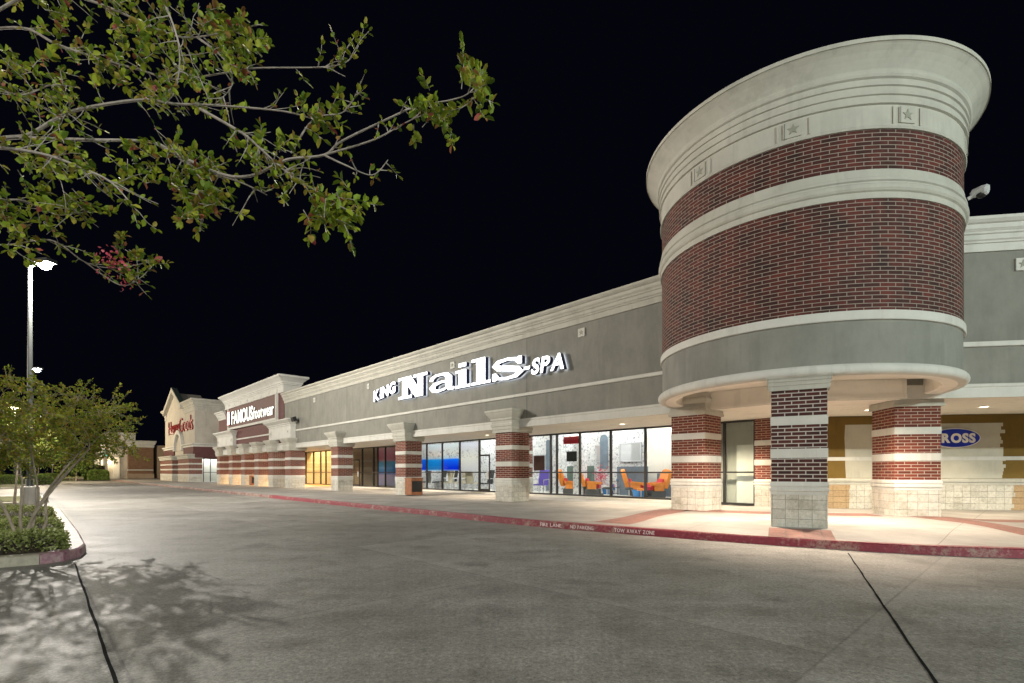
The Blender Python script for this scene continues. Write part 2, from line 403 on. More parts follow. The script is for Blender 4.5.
        if cap: s.face(rings[0], mi); s.face(rings[-1][::-1], mi)
        return s
    def build(s, name, mats, parent=None, weld=False):
        me = bpy.data.meshes.new(name); me.from_pydata(s.v, [], s.f)
        uvl = me.uv_layers.new(name='UVMap'); li = 0
        for fi, f in enumerate(s.f):
            u = s.uv[fi]
            if u is None:
                p = [Vector(s.v[k]) for k in f]
                nrm = (p[1]-p[0]).cross(p[2]-p[0])
                if nrm.length > 0: nrm.normalize()
                if abs(nrm.z) > .75: u = [(q.x, q.y) for q in p]
                else:
                    t = Vector((-nrm.y, nrm.x, 0))
                    if t.length > 0: t.normalize()
                    u = [(q.dot(t), q.z) for q in p]
            for q in u: uvl.data[li].uv = q; li += 1
        me.polygons.foreach_set('material_index', s.mi); me.polygons.foreach_set('use_smooth', s.smooth)
        for m in (mats if isinstance(mats, (list, tuple)) else [mats]): me.materials.append(MATS[m])
        if weld:
            import bmesh
            bm = bmesh.new(); bm.from_mesh(me); bmesh.ops.remove_doubles(bm, verts=bm.verts, dist=1e-5); bm.to_mesh(me); bm.free()
        me.update()
        o = bpy.data.objects.new(name, me); COL.objects.link(o)
        if parent: o.parent = parent
        return o
def tag(o, label=None, cat=None, group=None, kind=None):
    if label: o['label'] = label
    if cat: o['category'] = cat
    if group: o['group'] = group
    if kind: o['kind'] = kind
    return o
def thing(name, label, cat, loc=(0, 0, 0), rz=0, group=None):
    o = bpy.data.objects.new(name, None); COL.objects.link(o); o.empty_display_size = .2
    o.location = loc; o.rotation_euler = (0, 0, rz); return tag(o, label, cat, group)
def thingF(fr, name, label, cat, x, y, z=SW, group=None, rz=0):
    X, Y = fr.w(x, y); return thing(name, label, cat, (X, Y, z), fr.a+rz, group)
def dup(o, parent=None, loc=None, rz=None):
    c = o.copy(); COL.objects.link(c)
    if parent: c.parent = parent
    if loc is not None: c.location = loc
    if rz is not None: c.rotation_euler = (0, 0, rz)
    for ch in list(o.children): dup(ch, c)
    return c
def light(kind, name, loc, power, col=(1, 1, 1), rad=.2, parent=None, spot=None):
    l = bpy.data.lights.new(name, kind); l.energy = power; l.color = col
    if kind == 'SPOT': l.spot_size = spot; l.spot_blend = .6
    l.shadow_soft_size = rad
    o = bpy.data.objects.new(name, l); COL.objects.link(o); o.location = loc
    if parent: o.parent = parent
    return o

# ------------------------------------------------------------------ ground
g = MB()
NX = 60
g.face([(-700, -60, 0), (400, -60, 0), (400, 900, 0), (-700, 900, 0)])
tag(g.build('ground', 'road_concrete'), kind='structure')

def tar_joint(a, b, w):
    g = MB(); n = 60; P = []
    for k in range(n+1):
        t = k/n; x, y = a[0]+(b[0]-a[0])*t, a[1]+(b[1]-a[1])*t; d = Vector((b[0]-a[0], b[1]-a[1])).normalized(); o = .0025*math.sin(k*.9)+U(-.003, .003); ww = w*U(.75, 1.15)
        P.append([(x-d.y*(o+ww), y+d.x*(o+ww), .004), (x-d.y*(o-ww), y+d.x*(o-ww), .004)])
    for p_, q_ in zip(P, P[1:]): g.face([p_[1], q_[1], q_[0], p_[0]])
    tag(g.build('road_joint', 'tar'), kind='structure')
plain('tar', (.012, .013, .012), .95, .4, 8, .3, 40, spec=.05)
tar_joint(F1.w(-9.9, .485), F1.w(6, .26), .012)
tar_joint((5.66, 8.5), (.2, -1.3), .011)
def zs(x, y):                              # pavement rises a little under the tower
    d = math.hypot(x-TC[0], y-TC[1])
    return SW+.085*sstep(4.7, 3.35, d)
def catmull(P, k=10):
    out = []
    for i in range(len(P)-1):
        p0, p1, p2, p3 = P[max(i-1, 0)], P[i], P[i+1], P[min(i+2, len(P)-1)]
        for j in range(k):
            t = j/k
            out.append(tuple(.5*((2*p1[q])+(-p0[q]+p2[q])*t+(2*p0[q]-5*p1[q]+4*p2[q]-p3[q])*t*t+(-p0[q]+3*p1[q]-3*p2[q]+p3[q])*t**3) for q in range(len(p1))))
    out.append(tuple(P[-1])); return out
CY = 9.15
curbP = [F1.w(-118, CY-14), F1.w(-112, CY-4), F1.w(-104, CY)]+[F1.w(x, CY) for x in (-80, -60, -45, -33, -24, -18, -13, -9.5)]+[(2.02, 11.55), (4.418, 9.785), (6.49, 8.54), (8.15, 8.0), (11, 7.35), (16, 6.5), (30, 4.3)]
backP = [F1.w(-126, 19.5), F1.w(-116, 19.5), F1.w(-106, 19.5)]+[F1.w(x, 19.5) for x in (-80, -60, -45, -33, -24, -18, -13, -9.8)]+[F1.w(-8, 19.5), (9.0, 17.9), F2.w(8, 19.5), F2.w(10.5, 19.5), F2.w(13, 19.5), F2.w(18, 19.5), F2.w(32, 19.5)]
curve = catmull([(*a, *b) for a, b in zip(curbP, backP)], 10)
curb_line = [(p[0], p[1]) for p in curve]
g = MB(); T = 26
for i in range(len(curve)-1):
    for j in range(T):
        q = []
        for (ii, jj) in ((i, j), (i+1, j), (i+1, j+1), (i, j+1)):
            a = curve[ii]; dx, dy = a[2]-a[0], a[3]-a[1]; ln = math.hypot(dx, dy); t = (.05+(ln-.05)*jj/T)/ln
            x, y = a[0]+dx*t, a[1]+dy*t; q.append((x, y, zs(x, y)))
        g.face(q, sm=True)
tag(g.build('sidewalk', 'walk_concrete', weld=True), kind='structure')
worn_paint('curb_faded', (.16, .05, .05), (.27, .23, .19), .46, .56)
kf = 10*6+5
tag(MB().sweep(curb_line[:kf+1], [(0, -.02), (0.03, -.02), (.012, .13), (-.008, .152), (-.17, .153), (-.17, -.02)]).build('curb', 'curb_faded'), kind='structure')
curb = MB().sweep(curb_line[kf:], [(0, -.02), (0.03, -.02), (.012, .13), (-.008, .152), (-.17, .153), (-.17, -.02)])
curb = tag(curb.build('curb', 'curb_red'), kind='structure')

def text_mesh(ch, bold=0.0, ext=.5, res=4):
    cu = bpy.data.curves.new('glyph', 'FONT'); cu.body = ch; cu.size = 1; cu.extrude = ext; cu.offset = bold; cu.resolution_u = res
    ob = bpy.data.objects.new('glyph', cu); COL.objects.link(ob)
    dg = bpy.context.evaluated_depsgraph_get(); me = bpy.data.meshes.new_from_object(ob.evaluated_get(dg))
    bpy.data.objects.remove(ob); bpy.data.curves.remove(cu)
    return me
def letters(word, x0, x1, base, cap, y0, depth, mats, parent, bold=.02, shear=0, rot=0, gap=.09, name='letter', arc=None):
    # each letter its own mesh on plane y = y0, front facing -y
    ms = [(c, text_mesh(c, bold)) if c != ' ' else (c, None) for c in word]
    w = []
    for c, me in ms:
        if me is None: w.append((0, .32)); continue
        xs = [v.co.x for v in me.vertices]; w.append((min(xs), max(xs)-min(xs)))
    tot = sum(k[1] for k in w)+gap*(len(w)-1); kx = (x1-x0)/tot; kz = cap/.70; cx = 0
    for (c, me), (mn, wd) in zip(ms, w):
        if me is not None:
            for v in me.vertices:
                X = (v.co.x-mn+cx)*kx+shear*v.co.y*kz; Z = v.co.y*kz; Y = -v.co.z*depth
                ca, sa = math.cos(rot), math.sin(rot)
                v.co = (x0+X*ca-Z*sa, y0-depth/2+Y, base+X*sa+Z*ca)
            me.materials.clear()
            for m in mats: me.materials.append(MATS[m])
            me.update()
            for p in me.polygons: p.material_index = 0 if (len(mats) == 1 or (abs(p.normal.y) > .7 and (len(mats) < 3 or p.normal.y < 0))) else (2 if len(mats) > 2 and p.normal.y > .7 else 1)
            o = bpy.data.objects.new(name, me); COL.objects.link(o); o.parent = parent
        cx += wd+gap
# worn stencilled words along the kerb face
def curb_words(word, pxa, pxb):
    # find the two kerb points by column
    def hit(px):
        u = (px-512)/F; best = None
        for a, b in zip(curb_line, curb_line[1:]):
            fa, fb = a[0]-u*a[1], b[0]-u*b[1]
            if fa*fb <= 0 and a[1] > 0: 
                t = fa/(fa-fb); best = (a[0]+(b[0]-a[0])*t, a[1]+(b[1]-a[1])*t)
        return best
    a, b = hit(pxa), hit(pxb); ang = math.atan2(b[1]-a[1], b[0]-a[0]); ln = math.dist(a, b)
    e = bpy.data.objects.new('painted_words', None); COL.objects.link(e); e.location = (a[0], a[1], 0); e.rotation_euler = (0, 0, ang); e.parent = curb
    # the kerb face leans back slightly: lean the words with it
    tmp = bpy.data.objects.new('tmp', None)
    letters(word, 0, ln, .032, .082, -.029, .006, ['curb_text'], e, bold=.012, gap=.1, name='painted_letter')
    bpy.data.objects.remove(tmp)
    kids = list(e.children); mb = MB()
    for k in kids:
        for p in k.data.polygons: mb.face([k.data.vertices[i].co for i in p.vertices])
        bpy.data.objects.remove(k)
    o = mb.build('painted_words', 'curb_text', curb); o.location = e.location; o.rotation_euler = e.rotation_euler; bpy.data.objects.remove(e)
curb_words('TOW AWAY ZONE', 615, 655); curb_words('NO PARKING', 571, 594); curb_words('FIRE LANE', 541, 562)

def paver_strip(pts, w, name='brick_paving'):
    g = MB(); P = []
    for a, b in zip(pts, pts[1:]):
        k = max(2, int(math.dist(a, b)/.35)); P += [(a[0]+(b[0]-a[0])*i/k, a[1]+(b[1]-a[1])*i/k) for i in range(k)]
    P.append(pts[-1]); Rr = []
    for i, p in enumerate(P):
        q0, q1 = P[max(0, i-1)], P[min(len(P)-1, i+1)]; d = Vector((q1[0]-q0[0], q1[1]-q0[1])).normalized(); n = Vector((-d.y, d.x))
        Rr.append([(p[0]+n.x*w*k/3-n.x*w/2, p[1]+n.y*w*k/3-n.y*w/2) for k in range(4)])
    s = 0
    for i in range(len(P)-1):
        ds = math.dist(P[i], P[i+1])
        for k in range(3):
            q = [Rr[i][k], Rr[i+1][k], Rr[i+1][k+1], Rr[i][k+1]]
            g.face([(x, y, zs(x, y)+.0045) for x, y in q], 0, [(s, w*k/3), (s+ds, w*k/3), (s+ds, w*(k+1)/3), (s, w*(k+1)/3)], True)
        s += ds
    return tag(g.build(name, 'paver', weld=True), kind='structure')
PL = F1.w(-7.25, 14.7); PR = F2.w(8.25, 14.9)
PF = (TC[0]+3.29*math.cos(BIS), TC[1]+3.29*math.sin(BIS))
paver_strip([(2.35, 12.05), (3.9, 13.9), (4.95, 15.25)], .95)
paver_strip([(5.2, 15.1), (6.6, 14.2), (8.2, 13.6), (9.6, 13.35)], .9)
paver_strip([(10.6, 12.9), (10.5, 11.2), (10.2, 9.6), (9.9, 8.0)], .95)
paver_strip([(11.2, 12.75), (15, 12.1), (22, 11.0)], .8)
paver_strip([(PF[0]+.3*math.cos(BIS), PF[1]+.3*math.sin(BIS)), (PF[0]+1.28*math.cos(BIS), PF[1]+1.28*math.sin(BIS))], 1.08)

# ------------------------------------------------------------------ pillars
CAP_TALL = [(0.002, 2.85), (.09, 2.85), (.09, 2.96), (.115, 2.98), (.115, 3.09), (.145, 3.11), (.145, 3.21), (.12, 3.23), (.12, 3.34), (.16, 3.36), (.16, 3.44), (.19, 3.47), (.235, 3.54), (.29, 3.63), (.30, 3.69), (.33, 3.69), (.33, 3.78), (0.002, 3.78)]
CAP_LOW = [(0.002, 2.86), (.045, 2.86), (.045, 2.95), (.058, 2.96), (.058, 3.03), (.074, 3.04), (.074, 3.075), (.06, 3.085), (.085, 3.12), (.085, 3.155), (.002, 3.155)]
def rect(x0, x1, y0, y1): return [(x0, y0), (x1, y0), (x1, y1), (x0, y1)]
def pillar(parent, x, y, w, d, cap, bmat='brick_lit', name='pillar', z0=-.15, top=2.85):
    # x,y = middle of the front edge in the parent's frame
    g = MB().box(x-w/2, x+w/2, y, y+d, .97, top)
    p = g.build(name, bmat, parent)
    for (a, b) in ((1.46, 1.65), (2.14, 2.32)):
        MB().sweep(rect(x-w/2, x+w/2, y, y+d), [(-.02, a), (.012, a), (.012, b), (-.02, b)], True).build('stone_band', 'stone_pale', p)
    b = MB().box(x-w/2-.006, x+w/2+.006, y-.006, y+d+.006, z0, .70)
    b.build('block_base', 'block', p)
    MB().sweep(rect(x-w/2, x+w/2, y, y+d), [(-.05, .70), (.012, .70), (.012, .765), (.034, .78), (.034, .83), (.018, .84), (.018, .865), (.03, .875), (.03, .905), (.008, .97), (-.05, .97)], True).build('base_moulding', 'stone_pale', p)
    if cap: MB().sweep(rect(x-w/2, x+w/2, y, y+d), cap, True).build('capital', 'stone', p)
    return p

CORN = [(-.3, 0), (.05, 0), (.05, .19), (.09, .20), (.09, .24), (.13, .27), (.13, .38), (.17, .40), (.17, .44), (.23, .50), (.23, .60), (.28, .62), (.34, .68), (.34, .75), (-.3, .75)]
def up(prof, z, kz=1, ko=1): return [(o*ko if o > 0 else o, z+h*kz) for o, h in prof]
def star(cx, cz, r, y, d):
    return [(cx+(r if k % 2 == 0 else r*.42)*math.sin(k*PI/5), cz+(r if k % 2 == 0 else r*.42)*math.cos(k*PI/5)) for k in range(10)]
def star_tile(parent, x, z, y, s=.30):
    t = MB().box(x-s/2, x+s/2, y-.05, y, z-s/2, z+s/2).build('star_tile', 'stone_pale', parent)
    MB().wallpoly(star(x, z, s*.36, y, .02), y-.062, .012, 0, 0).build('star', 'tile_green', t)
    return t

# ------------------------------------------------------------------ long building with the nail salon
BX, BY = -18.0, 14.56
bld = thingF(F1, 'retail_building', 'long grey stucco retail building with white cornice and glass shopfronts', 'building', BX, BY)
def r1(x): return x-BX
def r1y(y): return y-BY
XL, XR = -41.3, -4.3
WT = 6.67-0
g = MB().box(r1(XL), r1(XR), 0, 4.05, 3.125, 7.0).box(r1(XL), r1(XR), 4.051, 12, 4.3, 7.0); g.build('wall', 'stucco', bld)
MB().sweep([(r1(XL)+.0, 0), (r1(XR), 0)], up(CORN, 6.64)).build('cornice', 'stone', bld)
MB().sweep([(r1(XL), 0), (r1(XR), 0)], [(-.02, 4.31), (.05, 4.31), (.06, 4.33), (.06, 4.42), (.05, 4.43), (-.02, 4.43)]).build('string_course', 'stone_pale', bld)
MB().sweep([(r1(XL), 0), (r1(XR), 0)], [(-.02, 3.055), (.05, 3.055), (.05, 3.30), (.07, 3.32), (.07, 3.39), (-.02, 3.39)]).build('fascia', 'stone_pale', bld)
MB().prism([(r1(XL), .03), (r1(-4.46), .03), (r1(-6.07), 3.95), (r1(XL), 3.95)], 3.085, 3.122).build('soffit', 'cream', bld)
for cx in (-6.85-.5, -14.88-.5, -22.93-.5, -30.95-.5):
    if cx < -9: pillar(bld, r1(cx), r1y(14.2), 1.0, 1.0, CAP_TALL)
for px, y in ((581, 331), (452, 363), (368, 385.5), (314, 400)):
    star_tile(bld, r1(F1.at(px, 14.5)), 6.30, 0, .30)
# shopfront glazing, columns given by where the mullions stand
SY = 18.5
def glazing(parent, rx, ry, xs, z0=.10, z1=3.085, rail=1.2, doors=(), name='shopfront_window'):
    f = MB(); w = .035
    for x in xs: f.box(rx(x)-w, rx(x)+w, ry(SY)-.06, ry(SY)+.06, z0, z1)
    for a, b in zip(xs, xs[1:]):
        xa, xb = rx(a)+w, rx(b)-w
        if xa > xb: xa, xb = rx(b)+w, rx(a)-w
        f.box(xa, xb, ry(SY)-.055, ry(SY)+.055, z1-.07, z1); f.box(xa, xb, ry(SY)-.055, ry(SY)+.055, z0, z0+.08)
        f.box(xa, xb, ry(SY)-.05, ry(SY)+.05, rail-.03, rail+.03)
    o = f.build(name, 'alu', parent)
    for a, b in zip(xs, xs[1:]):
        MB().box(rx(a)+w, rx(b)-w, ry(SY)-.006, ry(SY)+.006, z0+.08, z1-.07).build('pane', 'glass', o)
    return o
def door(parent, xa, xb, y, top=2.2):
    d = MB(); w = .06
    d.box(xa, xa+w, y-.11, y-.062, .05, top); d.box(xb-w, xb, y-.11, y-.062, .05, top)
    d.box(xa+w, xb-w, y-.108, y-.064, .05, .28); d.box(xa+w, xb-w, y-.108, y-.064, top-.09, top)
    o = d.build('door', 'alu', parent)
    MB().box(xb-w-.12, xb-w-.02, y-.17, y-.11, .85, 1.25).build('handle', 'metal_white', o)
    return o
X = lambda px: F1.at(px, SY)
xsA = [X(p) for p in (528, 551, 557, 580, 611, 645.5, 674)]
xsB = [X(p) for p in (414, 427, 442.5, 460, 479.5, 499)]
xsC = [X(p) for p in (350, 362.5, 373.8, 378, 385.6, 398)]
xsD = [X(p) for p in (302, 306, 313.7, 320.8, 326, 334)]
glazing(bld, r1, r1y, xsA); glazing(bld, r1, r1y, xsB); glazing(bld, r1, r1y, xsC)
for xs_ in (xsA, xsB, xsC): MB().box(r1(xs_[0]), r1(xs_[-1]), r1y(SY)-.22, r1y(SY)+.1, -.2, .098).build('sill_glow_strip', 'stone_pale', bld)  # pale ledge added for the shop glow on the pavement below the glass
door(bld, r1(X(481)), r1(X(491)), r1y(SY)); door(bld, r1(X(353)), r1(X(360.5)), r1y(SY))
# piers between the shopfronts (brick with the same bands)
def back_pier(parent, xa, xb, y, d=.5):
    return pillar(parent, (xa+xb)/2, y, abs(xb-xa), d, None, name='wall_pier', top=3.08)
back_pier(bld, r1(xsB[-1])+.05, r1(xsA[0])-.05, r1y(SY)-.1)
back_pier(bld, r1(xsC[-1])+.05, r1(xsB[0])-.05, r1y(SY)-.1)
back_pier(bld, r1(xsD[-1])+.05, r1(xsC[0])-.05, r1y(SY)-.1)
# rooms behind the glass
def room(parent, x0, x1, y0, y1, wmat, fmat):
    g = MB(); g.box(x0, x1, y1, y1+.1, .02, 4.2); g.box(x0-.1, x0, y0, y1, .02, 4.2); g.box(x1, x1+.1, y0, y1, .02, 4.2); g.box(x0-.1, x1+.1, y0, y1+.1, 4.201, 4.28)
    g.build('interior_wall', wmat, parent)
    MB().box(x0-.1, x1+.1, y0-.04, y1, -.08, .035).build('interior_floor', fmat, parent)
ry0 = r1y(SY)+.12
sal0, sal1 = r1(xsB[0])-.1, r1(xsA[-1])+.2
room(bld, sal0, sal1, ry0, r1y(22.6), 'marble_wall', 'floor_tile')
room(bld, r1(xsC[0]), r1(xsC[-1]), ry0, r1y(22), 'tan_wall', 'floor_tile')
for pa, pb, zt, mm in ((567, 592, 1.55, 'counter_green'), (617, 646, 1.5, 'counter_blue'), (657, 678, 1.15, 'counter_blue')):
    MB().box(r1(F1.at(pa, 22.0)), r1(F1.at(pb, 22.0)), r1y(22.0), r1y(22.2), .035, zt).build('partition', mm, bld)
MB().box(r1(F1.at(647, 22.5)), r1(F1.at(690, 22.5)), r1y(22.5), r1y(22.58), .036, 4.1).build('interior_panel', 'cream', bld)
for pa, pb, z0_, z1_ in ((532, 545, 1.5, 2.3), (619, 641, 1.75, 2.75), (595, 606, 1.75, 2.7), (462, 473, 1.7, 2.6)):
    fr0 = MB(); xa_, xb_ = r1(F1.at(pa, 22.5)), r1(F1.at(pb, 22.5))
    fr0.box(xa_, xb_, r1y(22.5), r1y(22.56), z0_, z0_+.06); fr0.box(xa_, xb_, r1y(22.5), r1y(22.56), z1_-.06, z1_); fr0.box(xa_, xa_+.06, r1y(22.5), r1y(22.56), z0_+.06, z1_-.06); fr0.box(xb_-.06, xb_, r1y(22.5), r1y(22.56), z0_+.06, z1_-.06)
    fo = fr0.build('wall_mirror', 'frame_grey', bld); MB().box(xa_+.06, xb_-.06, r1y(22.53), r1y(22.56), z0_+.06, z1_-.06).build('mirror_glass', 'mirror', fo)
MB().box(r1(-16.7), r1(-16.1), r1y(20.3), r1y(20.7), .035, 3.06).build('interior_column', 'marble_wall', bld)
def ceil_panel(parent, x, y, w, d, m): MB().box(x-w/2, x+w/2, y-d/2, y+d/2, 4.15, 4.18).build('ceiling_panel', m, parent)
for x in (-26, -22.6, -18.5, -15.2, -12): 
    for y in (19.5, 21.6): ceil_panel(bld, r1(x), r1y(y), 1.2, .6, 'panel_white')
ceil_panel(bld, r1(xsC[-1])-1.6, r1y(20.2), .6, .3, 'panel_white')
# shelves in the warm shop

# ------------------------------------------------------------------ right wing
wing = thingF(F2, 'retail_building', 'grey stucco shop wing right of the round tower with a pale base', 'building', 8.0, 14.11)
def r2(x): return x-8.0
def r2y(y): return y-14.11
MB().box(r2(5.4), r2(26), 0, 12, 3.125, 7.0).build('wall', 'stucco', wing)
MB().sweep([(r2(5.4), 0), (r2(26), 0)], up(CORN, 6.64)).build('cornice', 'stone_pale', wing)
MB().sweep([(r2(5.4), 0), (r2(26), 0)], [(-.02, 4.31), (.05, 4.31), (.06, 4.33), (.06, 4.42), (.05, 4.43), (-.02, 4.43)]).build('string_course', 'stone_pale', wing)
MB().sweep([(r2(5.4), 0), (r2(26), 0)], [(-.02, 3.055), (.05, 3.055), (.05, 3.30), (.07, 3.32), (.07, 3.39), (-.02, 3.39)]).build('fascia', 'stone_pale', wing)
MB().prism([(r2(5.36), .03), (r2(26), .03), (r2(26), 4.3), (r2(6.425), 4.3)], 3.085, 3.122).build('soffit', 'cream', wing)
star_tile(wing, r2(F2.at(1022, 14.1)), 6.28, 0, .30)
WB = 18.45
MB().box(r2(6.45), r2(26), r2y(WB), r2y(WB)+.3, .98, 3.08).build('back_wall', 'olive_brown', wing)
MB().sweep([(r2(6.45), r2y(WB)), (r2(26), r2y(WB))], [(-.02, 1.60), (.02, 1.60), (.02, 1.72), (-.02, 1.72)]).build('stone_band', 'stone_pale', wing)
MB().box(r2(6.45), r2(26), r2y(WB)-.06, r2y(WB)+.3, -.1, .80).build('block_base', 'block_tan', wing)
MB().sweep([(r2(6.45), r2y(WB)), (r2(26), r2y(WB))], [(-.02, .80), (.07, .80), (.07, .88), (.10, .90), (.10, .95), (.03, 1.01), (-.02, 1.01)]).build('base_moulding', 'stone', wing)
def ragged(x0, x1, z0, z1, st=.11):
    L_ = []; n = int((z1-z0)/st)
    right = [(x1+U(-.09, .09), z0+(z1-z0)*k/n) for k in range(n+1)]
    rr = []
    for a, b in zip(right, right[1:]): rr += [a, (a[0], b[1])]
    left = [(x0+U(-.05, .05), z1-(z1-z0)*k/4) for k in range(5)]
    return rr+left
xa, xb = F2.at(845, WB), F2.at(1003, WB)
MB().wallpoly(ragged(r2(xa), r2(xb), 1.02, 2.80), r2y(WB)-.006, .005, 0, 0).build('painted_light_patch', 'beige_light_patch', wing)  # lit part of the brown wall, put in as a paler colour sheet
MB().wallpoly(ragged(r2(xa)+.1, r2(xb)+.25, -.05, .795), r2y(WB)-.066, .005, 0, 0).build('painted_light_patch', 'block', wing)  # lit stretch of the base, drawn in the paler block colour

# ------------------------------------------------------------------ corner piece under the tower + tower
tow = thing('corner_tower', 'round brick corner tower with flared white cornice on square pillars', 'tower', (TC[0], TC[1], SW), 0)
z = 0
RB = 3.335
def lz(prof, name, mat, uvr=RB, sm=False, n=160): return MB().lathe(prof, n=n, uvr=uvr, sm=sm).build(name, mat, tow, weld=True)
lz([(2.95, 3.55), (2.95, 3.19), (3.0, 3.17), (3.24, 3.17)], 'soffit_ring', 'cream')
lz([(3.24, 3.165), (3.37, 3.165), (3.41, 3.185), (3.435, 3.22), (3.44, 3.27), (3.43, 3.31), (3.405, 3.345), (3.37, 3.37), (3.33, 3.38)], 'rim_moulding', 'stone_pale', sm=True)
lz([(RB-.01, 3.375), (RB-.01, 4.24)], 'stucco_band', 'stucco_tower')
lz([(RB-.02, 4.23), (RB+.03, 4.235), (RB+.04, 4.25), (RB+.04, 4.40), (RB+.03, 4.42), (RB-.02, 4.425)], 'stone_ring', 'stone_pale')
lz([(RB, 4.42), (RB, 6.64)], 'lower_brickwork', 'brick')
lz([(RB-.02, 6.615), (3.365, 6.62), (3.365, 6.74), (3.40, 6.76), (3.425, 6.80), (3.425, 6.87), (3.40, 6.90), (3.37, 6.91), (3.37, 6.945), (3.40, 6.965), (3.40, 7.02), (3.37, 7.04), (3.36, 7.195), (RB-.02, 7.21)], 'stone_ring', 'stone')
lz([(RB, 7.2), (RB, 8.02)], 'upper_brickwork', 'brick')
lz([(RB-.02, 7.98), (3.375, 7.985), (3.385, 8.01), (3.37, 8.04), (3.362, 8.06), (3.362, 8.45)], 'frieze', 'stone')
lz([(3.362, 8.45), (3.41, 8.46), (3.41, 8.53), (3.385, 8.54), (3.385, 8.62), (3.42, 8.63), (3.42, 8.70), (3.395, 8.71), (3.395, 8.79), (3.43, 8.80), (3.43, 8.87), (3.41, 8.88), (3.41, 8.93), (3.455, 8.95), (3.475, 8.99), (3.47, 9.04), (3.43, 9.06), (3.445, 9.10), (3.49, 9.16), (3.55, 9.23), (3.63, 9.31), (3.715, 9.38), (3.74, 9.395), (3.765, 9.395), (3.765, 9.475), (3.65, 9.51), (0.01, 9.53)], 'cornice', 'stone')
lz([(3.02, 3.56), (.01, 3.56)], 'ceiling', 'cream')
def on_drum(deg, r): a = math.radians(deg); return r*math.cos(a), r*math.sin(a), a
for px in (700, 793, 907, 978):
    # direction of the drum at which this column meets it
    u = (px-512)/F; best = None
    for k in range(720):
        a = k*PI/360; x, y = TC[0]+3.37*math.cos(a), TC[1]+3.37*math.sin(a)
        if x*math.cos(a)+y*math.sin(a) < 0 and (best is None or abs(x/y-u) < best[0]): best = (abs(x/y-u), a)
    a = best[1]
    e = MB().box(-.30, -.28, -.018, 0, 8.07, 8.41).box(.28, .30, -.018, 0, 8.07, 8.41).box(-.15, .15, -.03, 0, 8.09, 8.40).box(-.175, -.155, -.03, 0, 8.09, 8.40)
    o = e.build('star_tile', 'stone', tow); o.location = (3.357*math.cos(a), 3.357*math.sin(a), 0); o.rotation_euler = (0, 0, a+PI/2)
    s_ = MB().wallpoly(star(0, 8.245, .115, 0, 0), -.042, .012, 0, 0).build('star', 'tile_green', o)
    MB_edge = MB().box(-.157, -.149, -.034, 0, 8.09, 8.40).build('painted_edge_shadow', 'dark_green', o)  # dark strip coloured in as the shadow along the tile's left edge
# pillars of the tower
e = bpy.data.objects.new('pillar', None); 
rzF = BIS+PI/2
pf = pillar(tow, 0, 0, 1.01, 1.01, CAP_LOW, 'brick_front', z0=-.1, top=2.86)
pf.location = (3.29*math.cos(BIS), 3.29*math.sin(BIS), .05); pf.rotation_euler = (0, 0, rzF)
bpy.data.objects.remove(e)
def tower_pillar(fr, x, y, w):
    p = pillar(tow, 0, 0, w, w, CAP_TALL[:-2]+[(.33, 3.55), (.002, 3.55)] if False else CAP_RING, z0=-.1)
    X_, Y_ = fr.w(x, y); p.location = (X_-TC[0], Y_-TC[1], .05); p.rotation_euler = (0, 0, fr.a)
    return p
CAP_RING = [(0.002, 2.85), (.065, 2.85), (.065, 2.93), (.05, 2.94), (.05, 3.02), (.03, 3.03), (.03, 3.12), (.01, 3.13), (.01, 3.2), (.05, 3.22), (.085, 3.28), (.085, 3.34), (.05, 3.38), (.05, 3.49), (.002, 3.49)]
tower_pillar(F1, -6.75-.53, 14.2, 1.06); tower_pillar(F2, 7.73+.53, 14.4, 1.06)
# corner piece of shopfront seen between the pillars: window and brick pier
xs = [F1.at(p, SY) for p in (716, 724.5, 755)]
cw = thingF(F1, 'shopfront_window', 'narrow dark framed shop window under the round tower beside a brick pier', 'window', xs[1], SY)
f = MB(); rx = lambda x: x-xs[1]
for x in xs: f.box(rx(x)-.03, rx(x)+.03, -.06, .06, .03, 3.08)
for a, b in zip(xs, xs[1:]):
    f.box(rx(a)+.03, rx(b)-.03, -.055, .055, 3.01, 3.08); f.box(rx(a)+.03, rx(b)-.03, -.055, .055, .03, .11); f.box(rx(a)+.03, rx(b)-.03, -.05, .05, 1.18, 1.24)
f.build('frame', 'alu', cw)
for a, b in zip(xs, xs[1:]): MB().box(rx(a)+.03, rx(b)-.03, -.006, .006, .11, 3.01).build('pane', 'glass', cw)
MB().box(rx(xs[0])-.2, rx(xs[2])+.3, .32, .36, .03, 3.08).build('back_panel', 'stone_pale', cw)
MB().box(rx(xs[1])+.36, rx(xs[2]), .2, .22, .03, 2.2).build('side_panel', 'white_paint', cw)
xc = -6.02
pr = back_pier(bld, r1(xs[2])+.03, r1(xc), r1y(SY)-.1, .45)
back_pier(bld, r1(xsA[-1])+.05, r1(xs[0])-.03, r1y(SY)-.1, .45)

for fr_b, bx0, bx1, by in ((F1, -6.9, -4.42, 14.56), (F2, 5.3, 7.8, 14.11)):
    bm_ = MB().box(bx0, bx1, by-.085, by+.4, 3.07, 3.553).box(bx0, bx1, by-.11, by-.0851, 3.07, 3.16).build('beam', 'cream', tow)
    bm_.location = (-TC[0], -TC[1], 0); bm_.rotation_euler = (0, 0, fr_b.a)
